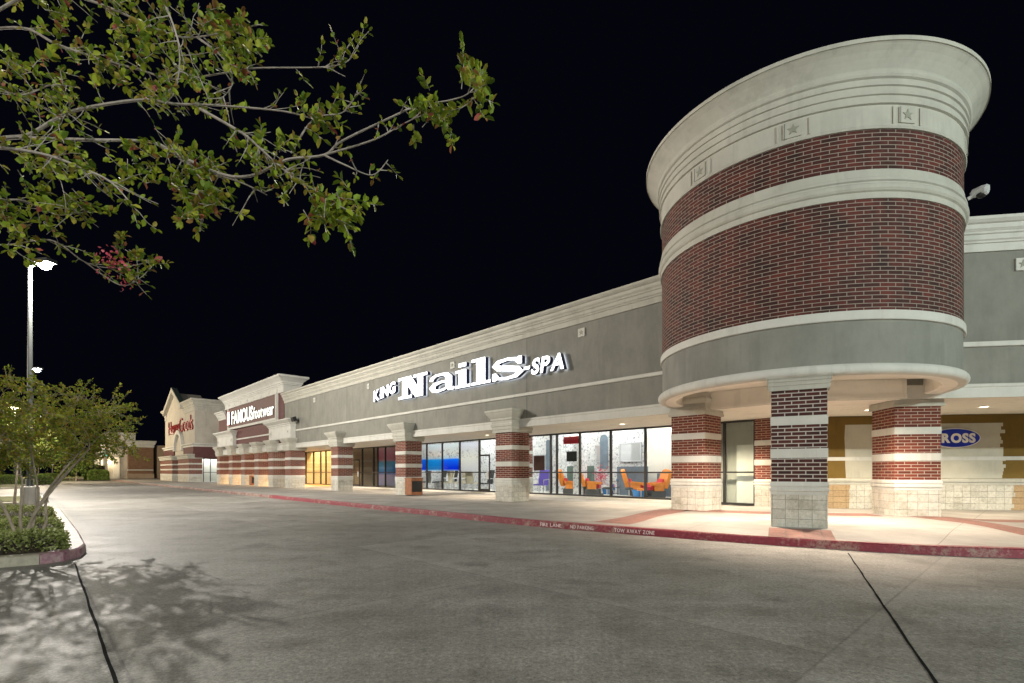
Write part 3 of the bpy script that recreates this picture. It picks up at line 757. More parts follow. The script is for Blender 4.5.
# security camera on the tower band
a = math.radians(-6)
sx_, sy_ = TC[0]+3.46*math.cos(a), TC[1]+3.46*math.sin(a)
best = None
for k in range(720):
    a = k*PI/360; x, y = TC[0]+3.46*math.cos(a), TC[1]+3.46*math.sin(a); uu = x/y
    if best is None or uu > best[0]: best = (uu, a)
a = best[1]-.05
cam_t = thing('security_camera', 'small white flood lamp or camera on the right edge of the tower', 'camera', (TC[0]+3.45*math.cos(a), TC[1]+3.45*math.sin(a), SW+7.12), a)
MB().tube([(-.05, 0, -.02), (.06, 0, .02)], .04, 10).build('bracket', 'metal_white', cam_t)
MB().tube([(.0, .03, .05), (.04, .02, .065), (.17, -.02, .065), (.25, -.05, .05), (.28, -.055, .045)], [.05, .09, .105, .105, .085], 14).build('housing', 'metal_white', cam_t)
MB().tube([(.17, -.02, .0), (.18, -.025, -.05), (.185, -.03, -.08)], [.095, .08, .03], 14).build('dome', 'dark', cam_t)

# ------------------------------------------------------------------ shoe shop block
SBX, SBY = -49.0, 14.5
shoe = thingF(F1, 'retail_building', 'brick shop block with tall white cornice and a row of striped brick pillars', 'building', SBX, SBY)
q1 = lambda x: x-SBX
q1y = lambda y: y-SBY
MB().box(q1(-57.6), q1(-41.3)+.01, 0, 4.0, 3.13, 7.0).box(q1(-57.6), q1(-41.3)+.01, 4.001, 9, 4.35, 7.0).box(q1(-57.6), q1(-41.3)+.01, 0, 1.2, 7.001, 8.6).build('wall', 'brick_shop', shoe)
MB().box(q1(-60.7), q1(-57.6)-.003, .12, 8, 3.13, 7.0).build('side_wall', 'brick_shop', shoe)
tallC = [(-.3, 0), (.06, 0), (.06, .46), (.10, .48), (.10, .55), (.16, .60), (.16, .70), (.22, .72), (.22, .82), (.30, .92), (.42, 1.04), (.55, 1.14), (.58, 1.16), (.58, 1.30), (-.3, 1.30)]
MB().sweep(rect(q1(-57.6), q1(-41.3), 0, 1.2), up(tallC, 7.55), True).build('cornice', 'stone_pale', shoe)
MB().sweep([(q1(-60.7), 8), (q1(-60.7), .12), (q1(-57.66), .12)], up(CORN, 6.66, 1.1, 1.2)).build('wing_cornice', 'stone_pale', shoe)
MB().sweep([(q1(-57.6), 0), (q1(-41.3), 0)], [(-.02, 4.31), (.05, 4.31), (.05, 4.43), (-.02, 4.43)]).build('string_course', 'stone_pale', shoe)
MB().sweep([(q1(-60.6), 0), (q1(-41.3), 0)], [(-.02, 2.95), (.08, 2.95), (.08, 3.36), (.14, 3.42), (.14, 3.5), (-.02, 3.5)]).build('fascia', 'stone_pale', shoe)
MB().box(q1(-60.6), q1(-41.3), .05, 5, 3.08, 3.122).build('soffit', 'cream', shoe)
for xr in (-38.97, -42.7, -46.3, -50.1, -54.0, -58.5):
    pillar(shoe, q1(xr)-.55, q1y(14.15), 1.1, 1.1, CAP_TALL if xr not in (-38.97, -42.7, -54.0, -58.5) else CAP_TALL)
for (xa, xb) in ((-43.75, -39.0), (-59.5, -54.0)):
    b = MB().box(q1(xa), q1(xb), -.32, .3, 3.79, 4.75).build('pedestal', 'stone_pale', shoe)
    MB().sweep(rect(q1(xa), q1(xb), -.32, .3), [(.002, 4.75), (.05, 4.75), (.05, 4.85), (.12, 4.88), (.12, 4.95), (.18, 4.99), (.30, 5.10), (.36, 5.15), (.36, 5.24), (.002, 5.24)], True).build('pedestal_cap', 'stone_pale', b)
    for x in (xa+.45, xb-.45): star_tile(b, q1(x), 4.3, -.32, .34)
for k in range(8): MB().box(q1(-56.2+k*1.95)-.09, q1(-56.2+k*1.95)+.09, -.085, -.055, 7.70, 7.90).build('star_tile', 'stone', shoe)
MB().box(q1(-60.6), q1(xsD[0])-.05, 3.95, 4.3, 0, 3.08).build('back_wall', 'brick_lit', shoe)
glazing(shoe, q1, q1y, xsD, name='shop_window')
room(shoe, q1(xsD[0]), q1(xsD[-1]), q1y(SY)+.12, q1y(23), 'sand', 'wood_shelf')
for x in (-46.6, -44.5, -42.4): MB().box(q1(x)-.7, q1(x)+.7, 5.2, 5.9, 4.15, 4.18).build('ceiling_panel', 'panel_warm', shoe)
for k in range(4): MB().box(q1(-47.3), q1(-41.6), 7.9, 8.3, .5+k*.6, .54+k*.6).build('shelf', 'wood_shelf', shoe)
for k in range(46):
    x_ = q1(U(-47.2, -41.8)); z_ = .541+random.randrange(4)*.6; MB().box(x_, x_+U(.15, .3), 7.95+U(0, .02), 8.25, z_, z_+U(.1, .3)).build('shoe_box', random.choice(['white_paint', 'orange_leather', 'sand', 'red_cushion']), shoe)

# ------------------------------------------------------------------ home goods store
HBX, HBY = -80.3, 14.5
hom = thingF(F1, 'retail_building', 'sand coloured store with pointed gable and an arched brick entrance', 'building', HBX, HBY)
h1 = lambda x: x-HBX
h1y = lambda y: y-HBY
HL, HR = h1(-89.6), h1(-71.1)
MB().box(HL, HR, 0, 14, 3.4, 9.9).build('wall', 'sand', hom)
gx0, gx1, gp = h1(-88.2), h1(-77.1), h1(-82.4)
MB().wallpoly([(gx0, 9.6), (gx1, 9.6), (gp, 12.1)], -.02, 3.0, 0, 0).build('gable', 'sand', hom)
hc = [(-.3, 0), (.06, 0), (.06, .5), (.12, .54), (.12, .7), (.22, .8), (.22, .95), (.34, 1.1), (.5, 1.25), (.5, 1.45), (-.3, 1.45)]
MB().sweep([(gx1, 0), (HR, 0), (HR, 14)], up(hc, 8.72)).build('cornice', 'stone', hom)
MB().sweep([(HL, 6), (HL, 0), (gx0, 0)], up(hc, 8.72)).build('cornice', 'stone', hom)
for (xa, za, xb, zb) in ((gx0-.3, 9.5, gp, 12.25), (gp, 12.25, gx1+.3, 9.5)):
    d = Vector((xb-xa, zb-za)).normalized(); n = Vector((-d.y, d.x))
    if n.y < 0: n = -n
    poly = [(xa, za), (xb, zb), (xb+n.x*.0, zb+.62), (xa+n.x*.0, za+.62)]
    MB().wallpoly([(xa, za-.1), (xb, zb-.1), (xb, zb+.5), (xa, za+.5)], -.5, .5, 0, 0).build('gable_moulding', 'stone', hom)
    MB().wallpoly([(xa, za+.503), (xb, zb+.503), (xb, zb+.56), (xa, za+.56)], -.45, .6, 0, 0).build('gable_roof', 'roof_green', hom)
# lower storey: brick with bands, arch over the entrance
def hs(xa, xb, y, dp, cap):
    return pillar(hom, h1((xa+xb)/2), y, abs(xb-xa), dp, cap, 'brick_lit', 'pillar', top=2.85)
hs(-89.9, -81.3, -.55, 1.0, [(0.002, 2.85), (.09, 2.85), (.09, 3.0), (.14, 3.05), (.14, 3.18), (.25, 3.3), (.25, 3.42), (.002, 3.42)])
hs(-77.6, -71.3, -.55, 1.4, [(0.002, 2.85), (.09, 2.85), (.09, 3.0), (.14, 3.05), (.14, 3.18), (.25, 3.3), (.25, 3.42), (.002, 3.42)])
MB().box(HL, h1(-82.6), -.15, -.002, 3.42, 4.32).build('upper_brickwork', 'brick_shop', hom)
MB().box(h1(-76.6), HR, -.15, -.002, 3.42, 4.32).build('upper_brickwork', 'brick_shop', hom)
MB().sweep([(h1(-77.2), -.15), (HR+.1, -.15), (HR+.1, 6)], [(-.1, 4.32), (.05, 4.32), (.05, 4.5), (.2, 4.6), (.2, 4.75), (-.1, 4.75)]).build('stone_course', 'stone_pale', hom)
MB().sweep([(HL-.1, 3), (HL-.1, -.15), (h1(-82.0), -.15)], [(-.1, 4.32), (.05, 4.32), (.05, 4.5), (.2, 4.6), (.2, 4.75), (-.1, 4.75)]).build('stone_course', 'stone_pale', hom)
ac = h1(-79.5)
arc = [(ac+r_*math.cos(t), 4.05+r_*math.sin(t)) for r_, ts in ((2.75, range(0, 19)), (2.2, range(18, -1, -1))) for t in [k*PI/18 for k in ts]]
MB().wallpoly(arc, -.35, .34, 0, 0).build('arch_moulding', 'stone_pale', hom)
MB().wallpoly([(ac+2.2*math.cos(k*PI/18), 4.05+1.6*math.sin(k*PI/18)) for k in range(19)], -.06, .05, 0, 0).build('arch_panel', 'sand', hom)
MB().box(h1(-81.3), h1(-77.6), .5, .6, 0, 3.4).build('entrance_recess', 'counter_grey', hom)
MB().box(HR, HR+.16, .0, 9, 3.0, 4.32).build('side_brickwork', 'brick_shop', hom)
sw_ = MB()
for k in range(6): sw_.box(HR-.12, HR-.04, .9+k*.75, .98+k*.75, 0, 2.9)
sw_.box(HR-.11, HR-.05, .9, 4.7, 1.15, 1.22); sw_.box(HR-.11, HR-.05, .9, 4.7, 2.82, 2.9)
swo = sw_.build('side_window', 'alu', hom)
MB().box(HR-.09, HR-.08, .98, 4.65, .05, 2.82).build('pane', 'glass', swo)
MB().box(HR-2.2, HR-2.1, .9, 4.8, 0, 3.3).build('vestibule_wall', 'stone_pale', hom)
MB().box(HR-.3, HR-.001, .9, 14, 2.9, 3.4).build('side_lintel', 'brick_shop', hom)
for k in range(2): MB().box(HR-1.6, HR-1.0, 1.2+k*1.7, 2.3+k*1.7, 3.3, 3.35).build('ceiling_panel', 'panel_white', hom)
# glazed link between the store and the shoe shop
MB().box(h1(-71.0), h1(-60.8), 4.6, 10, 2.75, 6.8).build('link_wall', 'brick_shop', hom)
gl = MB()
for k in range(9): gl.box(h1(-71.0)+k*1.27-.05, h1(-71.0)+k*1.27+.05, 4.8, 4.95, 0, 2.75)
gl.box(h1(-71.0), h1(-60.8), 4.83, 4.93, 1.15, 1.25)
lf = gl.build('link_window', 'alu', hom)
MB().box(h1(-71.0), h1(-60.8), 4.98, 5.0, 0.05, 2.74).build('pane', 'glass', lf)
MB().box(h1(-71.0), h1(-60.8), 6.2, 6.3, 0.05, 2.74).build('link_interior', 'stone_pale', hom)
for k in range(3): MB().box(h1(-69.5)+k*3.2, h1(-68.2)+k*3.2, 5.3, 5.9, 2.69, 2.74).build('ceiling_panel', 'panel_white', hom)

# ------------------------------------------------------------------ far store
far = thingF(F1, 'retail_building', 'distant store with brown brick end block and cream stucco front', 'building', -118, 13)
f1 = lambda x: x+118
MB().box(f1(-126), f1(-118), .3, 4.2, .9, 6.0).build('brick_wall', 'brick_far', far)
MB().sweep([(f1(-126), .3), (f1(-118), .3), (f1(-118), 4.2), (f1(-126), 4.2)], [(-.2, 5.9), (.1, 5.9), (.1, 6.3), (.3, 6.6), (.3, 7.1), (-.2, 7.1)]).build('cornice', 'stone_pale', far)
MB().box(f1(-126), f1(-117.9), .2, 4.3, 0, .9).build('base', 'tan_wall', far)
MB().sweep([(f1(-126), .3), (f1(-118), .3), (f1(-118), 4.2)], [(-.1, 1.5), (.08, 1.5), (.08, 1.7), (-.1, 1.7)]).build('stone_band', 'stone_pale', far)
MB().box(f1(-140), f1(-119), 4.9, 30, 0, 6.4).build('tan_wing', 'tan_wall', far)
MB().box(f1(-130), f1(-119.0), -2.6, .29, 0, 7.3).build('stucco_block', 'sand', far)
MB().box(f1(-130), f1(-120), .31, 5, 6.9, 7.3).build('block_back', 'sand', far)
MB().sweep([(f1(-130), -2.6), (f1(-119), -2.6), (f1(-119), 1.5)], [(-.2, 7.2), (.1, 7.2), (.1, 7.6), (.35, 8.0), (.35, 8.6), (-.2, 8.6)]).build('block_cornice', 'stone_pale', far)
MB().box(f1(-118.99), f1(-118.7), -1.9, -.9, 0, 4.0).build('pilaster', 'cream', far)
MB().box(f1(-146), f1(-130), -1.2, 5, 0, 6.8).build('front_wall', 'tan_wall', far)
MB().sweep([(f1(-146), -1.2), (f1(-130), -1.2)], [(-.2, 6.3), (.1, 6.3), (.1, 6.6), (.35, 6.9), (.35, 7.4), (-.2, 7.4)]).build('front_cornice', 'stone_pale', far)
MB().box(f1(-175), f1(-146), -.6, 5, 0, 5.4).build('front_wall', 'cream', far)
for x in (-150, -158, -166): MB().box(f1(x)-1.5, f1(x)+1.5, -.9, -.61, 0, 6.2).build('pilaster', 'stone', far)

for (x, y, l) in ((-118.7, 10.9, 'small bright wall lamp beside the distant store door'), (-131, 11.3, 'small wall lamp on the distant store front, left of the sign')):
    t = thingF(F1, 'wall_lamp', l, 'lamp', x, y, SW+3.0, 'wall lamps of the distant store')
    MB().lathe([(.02, -.2), (.16, -.2), (.2, .2), (.02, .2)], (.25, -.3), 12).build('lamp_shade', 'lamp_warm', t)
    MB().box(0, .2, -.35, -.25, -.05, .05).build('bracket', 'dark', t)
    light('POINT', 'wall_lamp_bulb', (1.2, -1.6, .3), 380, (1, .8, .5), .2, t)

# ------------------------------------------------------------------ signs
sg = thingF(F1, 'shop_sign', 'glowing white channel letters of the nail salon on the grey wall', 'sign', -19.5, 14.56, SW+5.08)
sgx = lambda x: x+19.5
LB = ['letter_white', 'navy_return', 'letter_halo']
letters('KING', sgx(F1.at(373.5, 14.31)), sgx(F1.at(395.5, 14.31)), .20, .56, -.06, .19, LB, sg, bold=.045, shear=.12, rot=math.radians(7), gap=.08)
letters('SPA', sgx(F1.at(531, 14.31)), sgx(F1.at(564, 14.31)), .0, .58, -.06, .19, LB, sg, bold=.03, shear=.18, gap=.09)
MB().wallpoly([(sgx(F1.at(523.6, 14.31)), .22), (sgx(F1.at(529.5, 14.31)), .22), (sgx(F1.at(530, 14.31)), .34), (sgx(F1.at(524.2, 14.31)), .34)], -.25, .19, 0, 1, 2).build('letter', LB, sg)
def glyph(parts, x, w, hgt):
    m = MB()
    for i, p in enumerate(parts): m.wallpoly([(x+a*w, b*hgt) for a, b in p], -.25-.002*i, .19, 0, 1, 2)
    m.build('letter', LB, sg)
def bx(a, b, c, d): return [(a, c), (b, c), (b, d), (a, d)]
def stroke(pts, wid):
    lft, rgt = [], []
    for i, p in enumerate(pts):
        a, b = pts[max(0, i-1)], pts[min(len(pts)-1, i+1)]; d = Vector((b[0]-a[0], b[1]-a[1])).normalized(); w = wid[i]/2
        lft.append((p[0]-d.y*w, p[1]+d.x*w)); rgt.append((p[0]+d.y*w, p[1]-d.x*w))
    return lft+rgt[::-1]
NX0 = -24.25
gN = [[(.14, 0), (.34, 0), (.34, 1), (.14, 1)], [(.14, 1), (.46, 1), (.86, .0), (.60, .0)], bx(.68, .86, 0.02, 1), bx(0, .48, 0, .13), bx(0, .36, .87, 1), bx(.54, 1, .87, 1)]
gx = lambda a_, b_: (sgx(F1.at(a_, 14.31)), F1.at(b_, 14.31)-F1.at(a_, 14.31))
glyph(gN, *gx(398.3, 427.5), 1.14)
ax = [[(.10, .70), (.16, .88), (.30, .98), (.55, .99), (.72, .93), (.80, .78), (.80, .3), (.84, .12), (.99, .08)], [.16, .17, .14, .14, .2, .26, .26, .22, .17]]
ab = [[(.74, .56), (.50, .56), (.25, .48), (.15, .30), (.22, .12), (.42, .07), (.62, .12), (.76, .24)], [.1, .13, .2, .26, .2, .14, .12, .08]]
glyph([stroke(*ax), stroke(*ab)], *gx(428.5, 454), .84)
glyph([bx(.25, .75, 0, .82), bx(0, 1, 0, .12), bx(.03, .3, .70, .815), bx(.25, .75, .95, 1.13)], *gx(454.8, 470.2), 1.0)
glyph([bx(.27, .73, 0, 1.15), bx(0, 1, 0, .12), bx(.03, .3, 1.02, 1.147)], *gx(471.2, 490.6), 1.0)
ss = [[(.88, .72), (.80, .90), (.52, .97), (.22, .92), (.12, .76), (.24, .60), (.55, .50), (.82, .40), (.90, .24), (.78, .08), (.48, .03), (.20, .10), (.10, .30)], [.16, .14, .14, .18, .24, .26, .26, .26, .24, .18, .14, .14, .16]]
glyph([stroke(*ss), bx(.84, .97, .62, 1.0), bx(.02, .15, 0, .38)], *gx(491.8, 522.8), .84)
sp = thingF(F1, 'shop_sign', 'framed brick sign panel with white letters of the shoe shop', 'sign', -49.4, 14.5, SW+5.6)
spx = lambda x: x+49.4
MB().box(spx(-56.1), spx(-42.7), -.12, -.003, 0, 1.9).build('panel', 'sign_panel', sp)
MB().sweep(rect(spx(-56.1), spx(-42.7), -.3, .3), [(0, 0)]) if False else None
fr = MB(); 
fr.box(spx(-56.3), spx(-42.5), -.2, -.004, -.2, -.001); fr.box(spx(-56.3), spx(-42.5), -.2, -.004, 1.901, 2.05); fr.box(spx(-56.3), spx(-56.101), -.2, -.004, 0, 1.9); fr.box(spx(-42.699), spx(-42.5), -.2, -.004, 0, 1.9)
fr.build('frame', 'stone_pale', sp)
LS = ['letter_shop', 'dark_return']
MB().wallpoly(bx(spx(-55.95), spx(-55.1), .25, 1.55), -.3, .17).build('logo_block', ['letter_pink', 'dark_return'], sp)
letters('FAMOUS', spx(-54.95), spx(-48.3), .32, 1.18, -.125, .06, LS, sp, bold=.03, gap=.05)
letters('footwear', spx(-48.2), spx(-43.05), .32, 1.0, -.125, .06, LS, sp, bold=.015, gap=.05)
sh = thingF(F1, 'shop_sign', 'big red serif letters on the gabled sand store front', 'sign', -80.5, 14.5, SW+6.4)
shx = lambda x: x+80.5
letters('HomeGoods', shx(F1.at(167.3, 14.25)), shx(F1.at(191.2, 14.25)), .05, 1.95, -.03, .12, ['letter_red', 'red_return'], sh, bold=-.008, gap=.07)
so = thingF(F2, 'shop_sign', 'blue oval sign with white capitals on the wall at right', 'sign', F2.at(957, WB)-.10, WB, SW+2.32)
def oval(a, b, y, d, n=48): return [(a*math.cos(2*PI*k/n), b*math.sin(2*PI*k/n)) for k in range(n)]
MB().wallpoly(oval(.73, .32, 0, 0), -.07, .06, 0, 0).build('rim', 'white_paint', so)
MB().wallpoly(oval(.70, .292, 0, 0), -.085, .014, 0, 0).build('face', 'sign_blue', so)
letters('ROSS', -.40, .57, -.14, .28, -.086, .014, ['white_paint'], so, bold=.045, gap=.05)
s3 = thingF(F1, 'shop_sign', 'small red and teal sign on the distant store front', 'sign', -121, 10.35, SW+4.2)
MB().box(-6, 1.7, -.25, 0, 1.4, 2.9).build('red_letters_panel', 'sign_red', s3)
MB().box(-6, 1.7, -.25, 0, 0, 1.1).build('teal_panel', 'sign_teal', s3)

# ------------------------------------------------------------------ posters in the salon window
def poster(xa, xb, za, zb, m, label):
    xa += .05; xb -= .05
    t = tag(MB().box(-(xb-xa)/2, (xb-xa)/2, -.006, 0, 0, zb-za).build('window_poster', m), label, 'poster', 'printed films in the salon windows')
    X_, Y_ = F1.w((xa+xb)/2, SY+.03); t.location = (X_, Y_, SW+za); t.rotation_euler = (0, 0, A1)
poster(xsB[0], xsB[1], 1.3, 2.95, 'poster_pool', 'narrow blue window film right beside the second brick pillar')
poster(xsB[1], xsB[2], 1.3, 2.95, 'poster_teal', 'light blue pool window film with a skyline, left of the deep blue one')
poster(xsB[2], xsB[3], 1.3, 2.95, 'poster_pool', 'deep blue pool window film with tower silhouettes, middle of the salon window')
poster(xsB[3], xsB[4], 1.25, 2.95, 'poster_pale', 'whitish printed window film left of the salon door')
poster(xsC[3], xsC[4], .25, 2.95, 'poster_pink', 'tall pink and blue window film in the dark shop, left pane')
poster(xsC[4], xsC[5], .25, 2.95, 'poster_pink', 'tall pink and blue window film touching the brick pillar')
def board(xa, w, za, zb, m, label):
    t = tag(MB().box(-w/2, w/2, -.01, 0, 0, zb-za).build('window_notice', m), label, 'notice')
    X_, Y_ = F1.w(xa, SY+.05); t.location = (X_, Y_, SW+za); t.rotation_euler = (0, 0, A1)
board(F1.at(570.5, SY), .95, 2.55, 2.9, 'sign_red', 'red notice high in the salon window')
board(F1.at(538.5, SY), .75, 1.3, 2.05, 'sign_panel', 'brownish price list board in the window beside the third pillar')
board(F1.at(571, SY), .62, 1.72, 2.2, 'dark', 'small black notice under the red one in the salon window')

# ------------------------------------------------------------------ salon furniture
def pedicure_chair(x, y, rz, label):
    t = thingF(F1, 'pedicure_chair', label, 'chair', x, y, SW+.036, 'pedicure chairs in the salon', rz)
    t.scale = (1.02, 1.02, 1.0)
    # faces local +x ; base, seat, back, arms, basin
    MB().box(-.35, .35, -.3, .3, 0, .32).box(-.28, .2, -.26, .26, .32, .42).build('base', 'charcoal_fabric', t)
    MB().obox((.05, 0, .50), (.30, 0, .03), (0, .26, 0), (-.01, 0, .085)).obox((.30, 0, .45), (.06, 0, -.02), (0, .26, 0), (.02, 0, .08)).build('seat', 'red_cushion', t)
    poly = [(-.31, 0), (.31, 0), (.36, .35), (.33, .65), (.22, .82), (0, .89), (-.22, .82), (-.33, .65), (-.36, .35)]
    g = MB(); tilt = .28
    fr_ = [(-.30-p[1]*tilt, p[0], .45+p[1]) for p in poly]; bk = [(v[0]-.16, v[1], v[2]-.03) for v in fr_]
    g.face(fr_); g.face(bk[::-1])
    for k in range(len(poly)): k2 = (k+1) % len(poly); g.face([fr_[k], bk[k], bk[k2], fr_[k2]])
    g.build('backrest', 'orange_leather', t)
    MB().obox((-.26, 0, .74), (-.03, 0, .12), (0, .22, 0), (.035, 0, .01)).build('back_cushion', 'red_cushion', t)
    for sy in (-1, 1): MB().obox((.08, sy*.34, .64), (.33, 0, -.03), (0, .07, 0), (0, 0, .05)).obox((.0, sy*.34, .46), (.22, 0, 0), (0, .05, 0), (0, 0, .14)).build('armrest', 'orange_leather', t)
    b = MB(); b.lathe([(.02, .06), (.27, .06), (.33, .36), (.36, .38), (.31, .38), (.26, .14), (.02, .12)], (.78, 0), 20); b.build('foot_basin', 'blue_basin', t)
    MB().box(.36, .5, -.2, .2, 0, .1).build('step', 'charcoal_fabric', t)
def XY(px, y): return F1.at(px, y)
pedicure_chair(XY(571, 20.6), 20.6, math.radians(28), 'orange and red pedicure chair nearest the salon column')
pedicure_chair(XY(593, 20.8), 20.8, math.radians(28), 'orange and red pedicure chair in the middle of the salon window')
pedicure_chair(XY(655, 20.8), 20.8, math.radians(-118), 'orange pedicure chair with red cushion beside the tower pillar')
def salon_chair(x, y, rz, fab, label, grp):
    t = thingF(F1, 'waiting_chair', label, 'chair', x, y, SW+.036, grp, rz)
    t.scale = (1.15, 1.15, 1.15)
    MB().box(-.25, .25, -.25, .25, .41, .48).build('seat', fab, t)
    MB().obox((0, .29, .80), (.25, 0, 0), (0, .025, .004), (0, .06, .33)).build('backrest', fab, t)
    for sx2 in (-1, 1):
        MB().tube([(sx2*.28, -.30, 0), (sx2*.28, -.27, .66), (sx2*.28, .26, .70), (sx2*.28, .34, 0)], .024, 6).build('leg_frame', 'frame_grey', t)
gC = 'waiting chairs behind the salon glass'
salon_chair(XY(541, 19.6), 19.6, .25, 'purple_fabric', 'purple waiting chair with grey metal legs, right of the third pillar', gC)
for i, (px, fab, lab) in enumerate([(424, 'charcoal_fabric', 'dark waiting chair nearest the litter bin'), (433, 'charcoal_fabric', 'dark waiting chair under the light blue window film'), (447, 'beige_fabric', 'beige waiting chair left of the middle mullion of the blue films'), (455, 'beige_fabric', 'beige waiting chair under the deep blue film'), (465, 'beige_fabric', 'beige waiting chair under the whitish film'), (473, 'beige_fabric', 'beige waiting chair nearest the salon door'), (486, 'charcoal_fabric', 'dark waiting chair seen through the salon door')]):
    salon_chair(XY(px, 19.25), 19.25, PI+U(-.3, .3) if i % 2 else U(-.4, .4), fab, lab, gC)
def stool(px, y, fab, label):
    t = thingF(F1, 'salon_stool', label, 'stool', XY(px, y), y, SW+.036, 'stools of the pedicure stations')
    MB().lathe([(.01, .36), (.17, .36), (.19, .40), (.18, .46), (.01, .47)], (0, 0), 18).build('seat', fab, t)
    MB().tube([(0, 0, .05), (0, 0, .37)], .025, 8).build('stem', 'metal_white', t)
    for k in range(5): MB().tube([(0, 0, .07), (.22*math.cos(k*1.257), .22*math.sin(k*1.257), .03)], .018, 6).build('leg', 'metal_white', t)
stool(607, 20.0, 'charcoal_fabric', 'dark round stool between the pedicure chairs left of the glass mullion')
stool(629, 20.2, 'charcoal_fabric', 'dark round stool in front of the blue grey partition')
stool(641, 19.6, 'orange_leather', 'orange round stool left of the pedicure chair by the tower pillar')
def cart(px, y, label):
    t = thingF(F1, 'supply_cart', label, 'cart', XY(px, y), y, SW+.036, 'supply carts in the salon')
    for z_ in (.12, .42, .72): MB().box(-.2, .2, -.16, .16, z_, z_+.025).build('shelf', 'dark', t)
    for a_ in (-1, 1):
        for b_ in (-1, 1): MB().tube([(a_*.19, b_*.15, 0), (a_*.19, b_*.15, .76)], .012, 6).build('leg', 'metal_white', t)
    for k in range(9): x_, y_ = U(-.15, .13), U(-.12, .1); z_ = random.choice((.146, .446, .746)); MB().tube([(x_, y_, z_), (x_, y_, z_+U(.08, .17))], .028, 8).build('bottle', random.choice(['blue_basin', 'white_paint', 'red_cushion', 'purple_fabric']), t)
cart(614, 20.8, 'small black supply cart with bottles beside the white column')
cart(582, 21.4, 'black supply cart with bottles between the first two pedicure chairs')
ch = thingF(F1, 'chandelier', 'white cone chandelier hanging in the salon near the tower pillar', 'lamp', XY(656, 20.6), 20.6, SW+2.25)
MB().lathe([(.01, 0), (.05, .02), (.22, .4), (.36, .66), (.01, .68)], (0, 0), 20).build('shade', 'chandelier_glow', ch)
MB().tube([(0, 0, .67), (0, 0, .83)], .015, 6).build('rod', 'metal_white', ch)
pedicure_chair(XY(636, 21.3), 21.3, math.radians(28), 'orange pedicure chair behind the stools, in front of the blue grey partition')
for px, fab, lab in ((429, 'beige_fabric', 'beige waiting chair in the back row behind the light blue film'), (440, 'charcoal_fabric', 'dark waiting chair in the back row left of the deep blue film'), (451, 'charcoal_fabric', 'dark waiting chair in the back row behind the deep blue film'), (461, 'beige_fabric', 'beige waiting chair in the back row behind the whitish film')):
    salon_chair(XY(px, 20.5), 20.5, U(-.3, .3), fab, lab, gC)
for pa, pb, y_, z0_, z1_ in ((600, 607.5, 22.45, 1.4, 3.0), (546, 550, 22.45, .1, 3.0), (521, 529, 22.45, .1, 2.6)):
    x0_, x1_ = r1(F1.at(pa, y_)), r1(F1.at(pb, y_)); xm = (x0_+x1_)/2; hw = (x1_-x0_)/2
    MB().wallpoly([(x0_, z0_), (x1_, z0_)]+[(xm+hw*math.cos(k*PI/10), z1_+hw*math.sin(k*PI/10)) for k in range(11)], r1y(y_), .05, 0, 0).build('niche_panel', 'counter_blue', bld)
pl = thingF(F1, 'potted_plant', 'pink flowering plant among the salon chairs', 'plant', XY(601, 21.6), 21.6, SW+.036)
MB().lathe([(.01, 0), (.16, 0), (.22, .5), (.2, .5), (.01, .45)], (0, 0), 16).build('pot', 'white_paint', pl)
g = MB()
for k in range(160):
    c = Vector((random.gauss(0, .18), random.gauss(0, .18), 1.0+random.gauss(0, .25))); a, b = Vector((U(-1, 1), U(-1, 1), U(-1, 1)))*.05, Vector((U(-1, 1), U(-1, 1), U(-1, 1)))*.05
    g.face([c-a, c-b, c+a, c+b])
g.tube([(0, 0, .45), (0, 0, 1.1)], .02, 5); g.build('blossom', 'petal', pl)

# litter bins
def bin_(fr, x, y, label):
    t = thingF(fr, 'litter_bin', label, 'bin', x, y, SW, 'litter bins beside the pillars', PI/2)
    MB().box(-.30, .30, -.30, .30, 0.04, .80).build('liner', 'dark', t)
    for sx2 in (-1, 1):
        g = MB()
        for k in range(5): g.box(sx2*.32-.018, sx2*.32+.018, -.30+k*.122, -.30+k*.122+.1221, .05, .86)
        g.build('side_panel', 'bin_wood', t)
    g = MB()
    for k in range(4): g.box(-.30+k*.15, -.30+k*.15+.14, -.335, -.303, .05, .2); 
    g.box(-.30, .30, -.335, -.303, .76, .86)
    g.build('front_panel', 'bin_wood', t)
    MB().box(-.345, .345, -.345, .345, .86, .92).build('lid', 'bin_wood', t)
bin_(F1, -22.93+.55, 14.35, 'square brown slatted litter bin against the second brick pillar from the shoe shop')
bin_(F1, -49.2, 14.7, 'dark litter bin in the gap of the shoe shop pillar row')
# wall floodlight right of shoe shop pedestal
fl = thingF(F1, 'flood_light', 'dark wall floodlight right of the shoe shop pedestal', 'lamp', -38.3, 14.56, SW+5.0)
MB().tube([(0, 0, 0), (0, -.25, .1)], .04, 8).build('bracket', 'dark', fl); MB().obox((0, -.4, .15), (.22, 0, 0), (0, .12, .05), (0, -.05, .15)).build('housing', 'dark', fl)

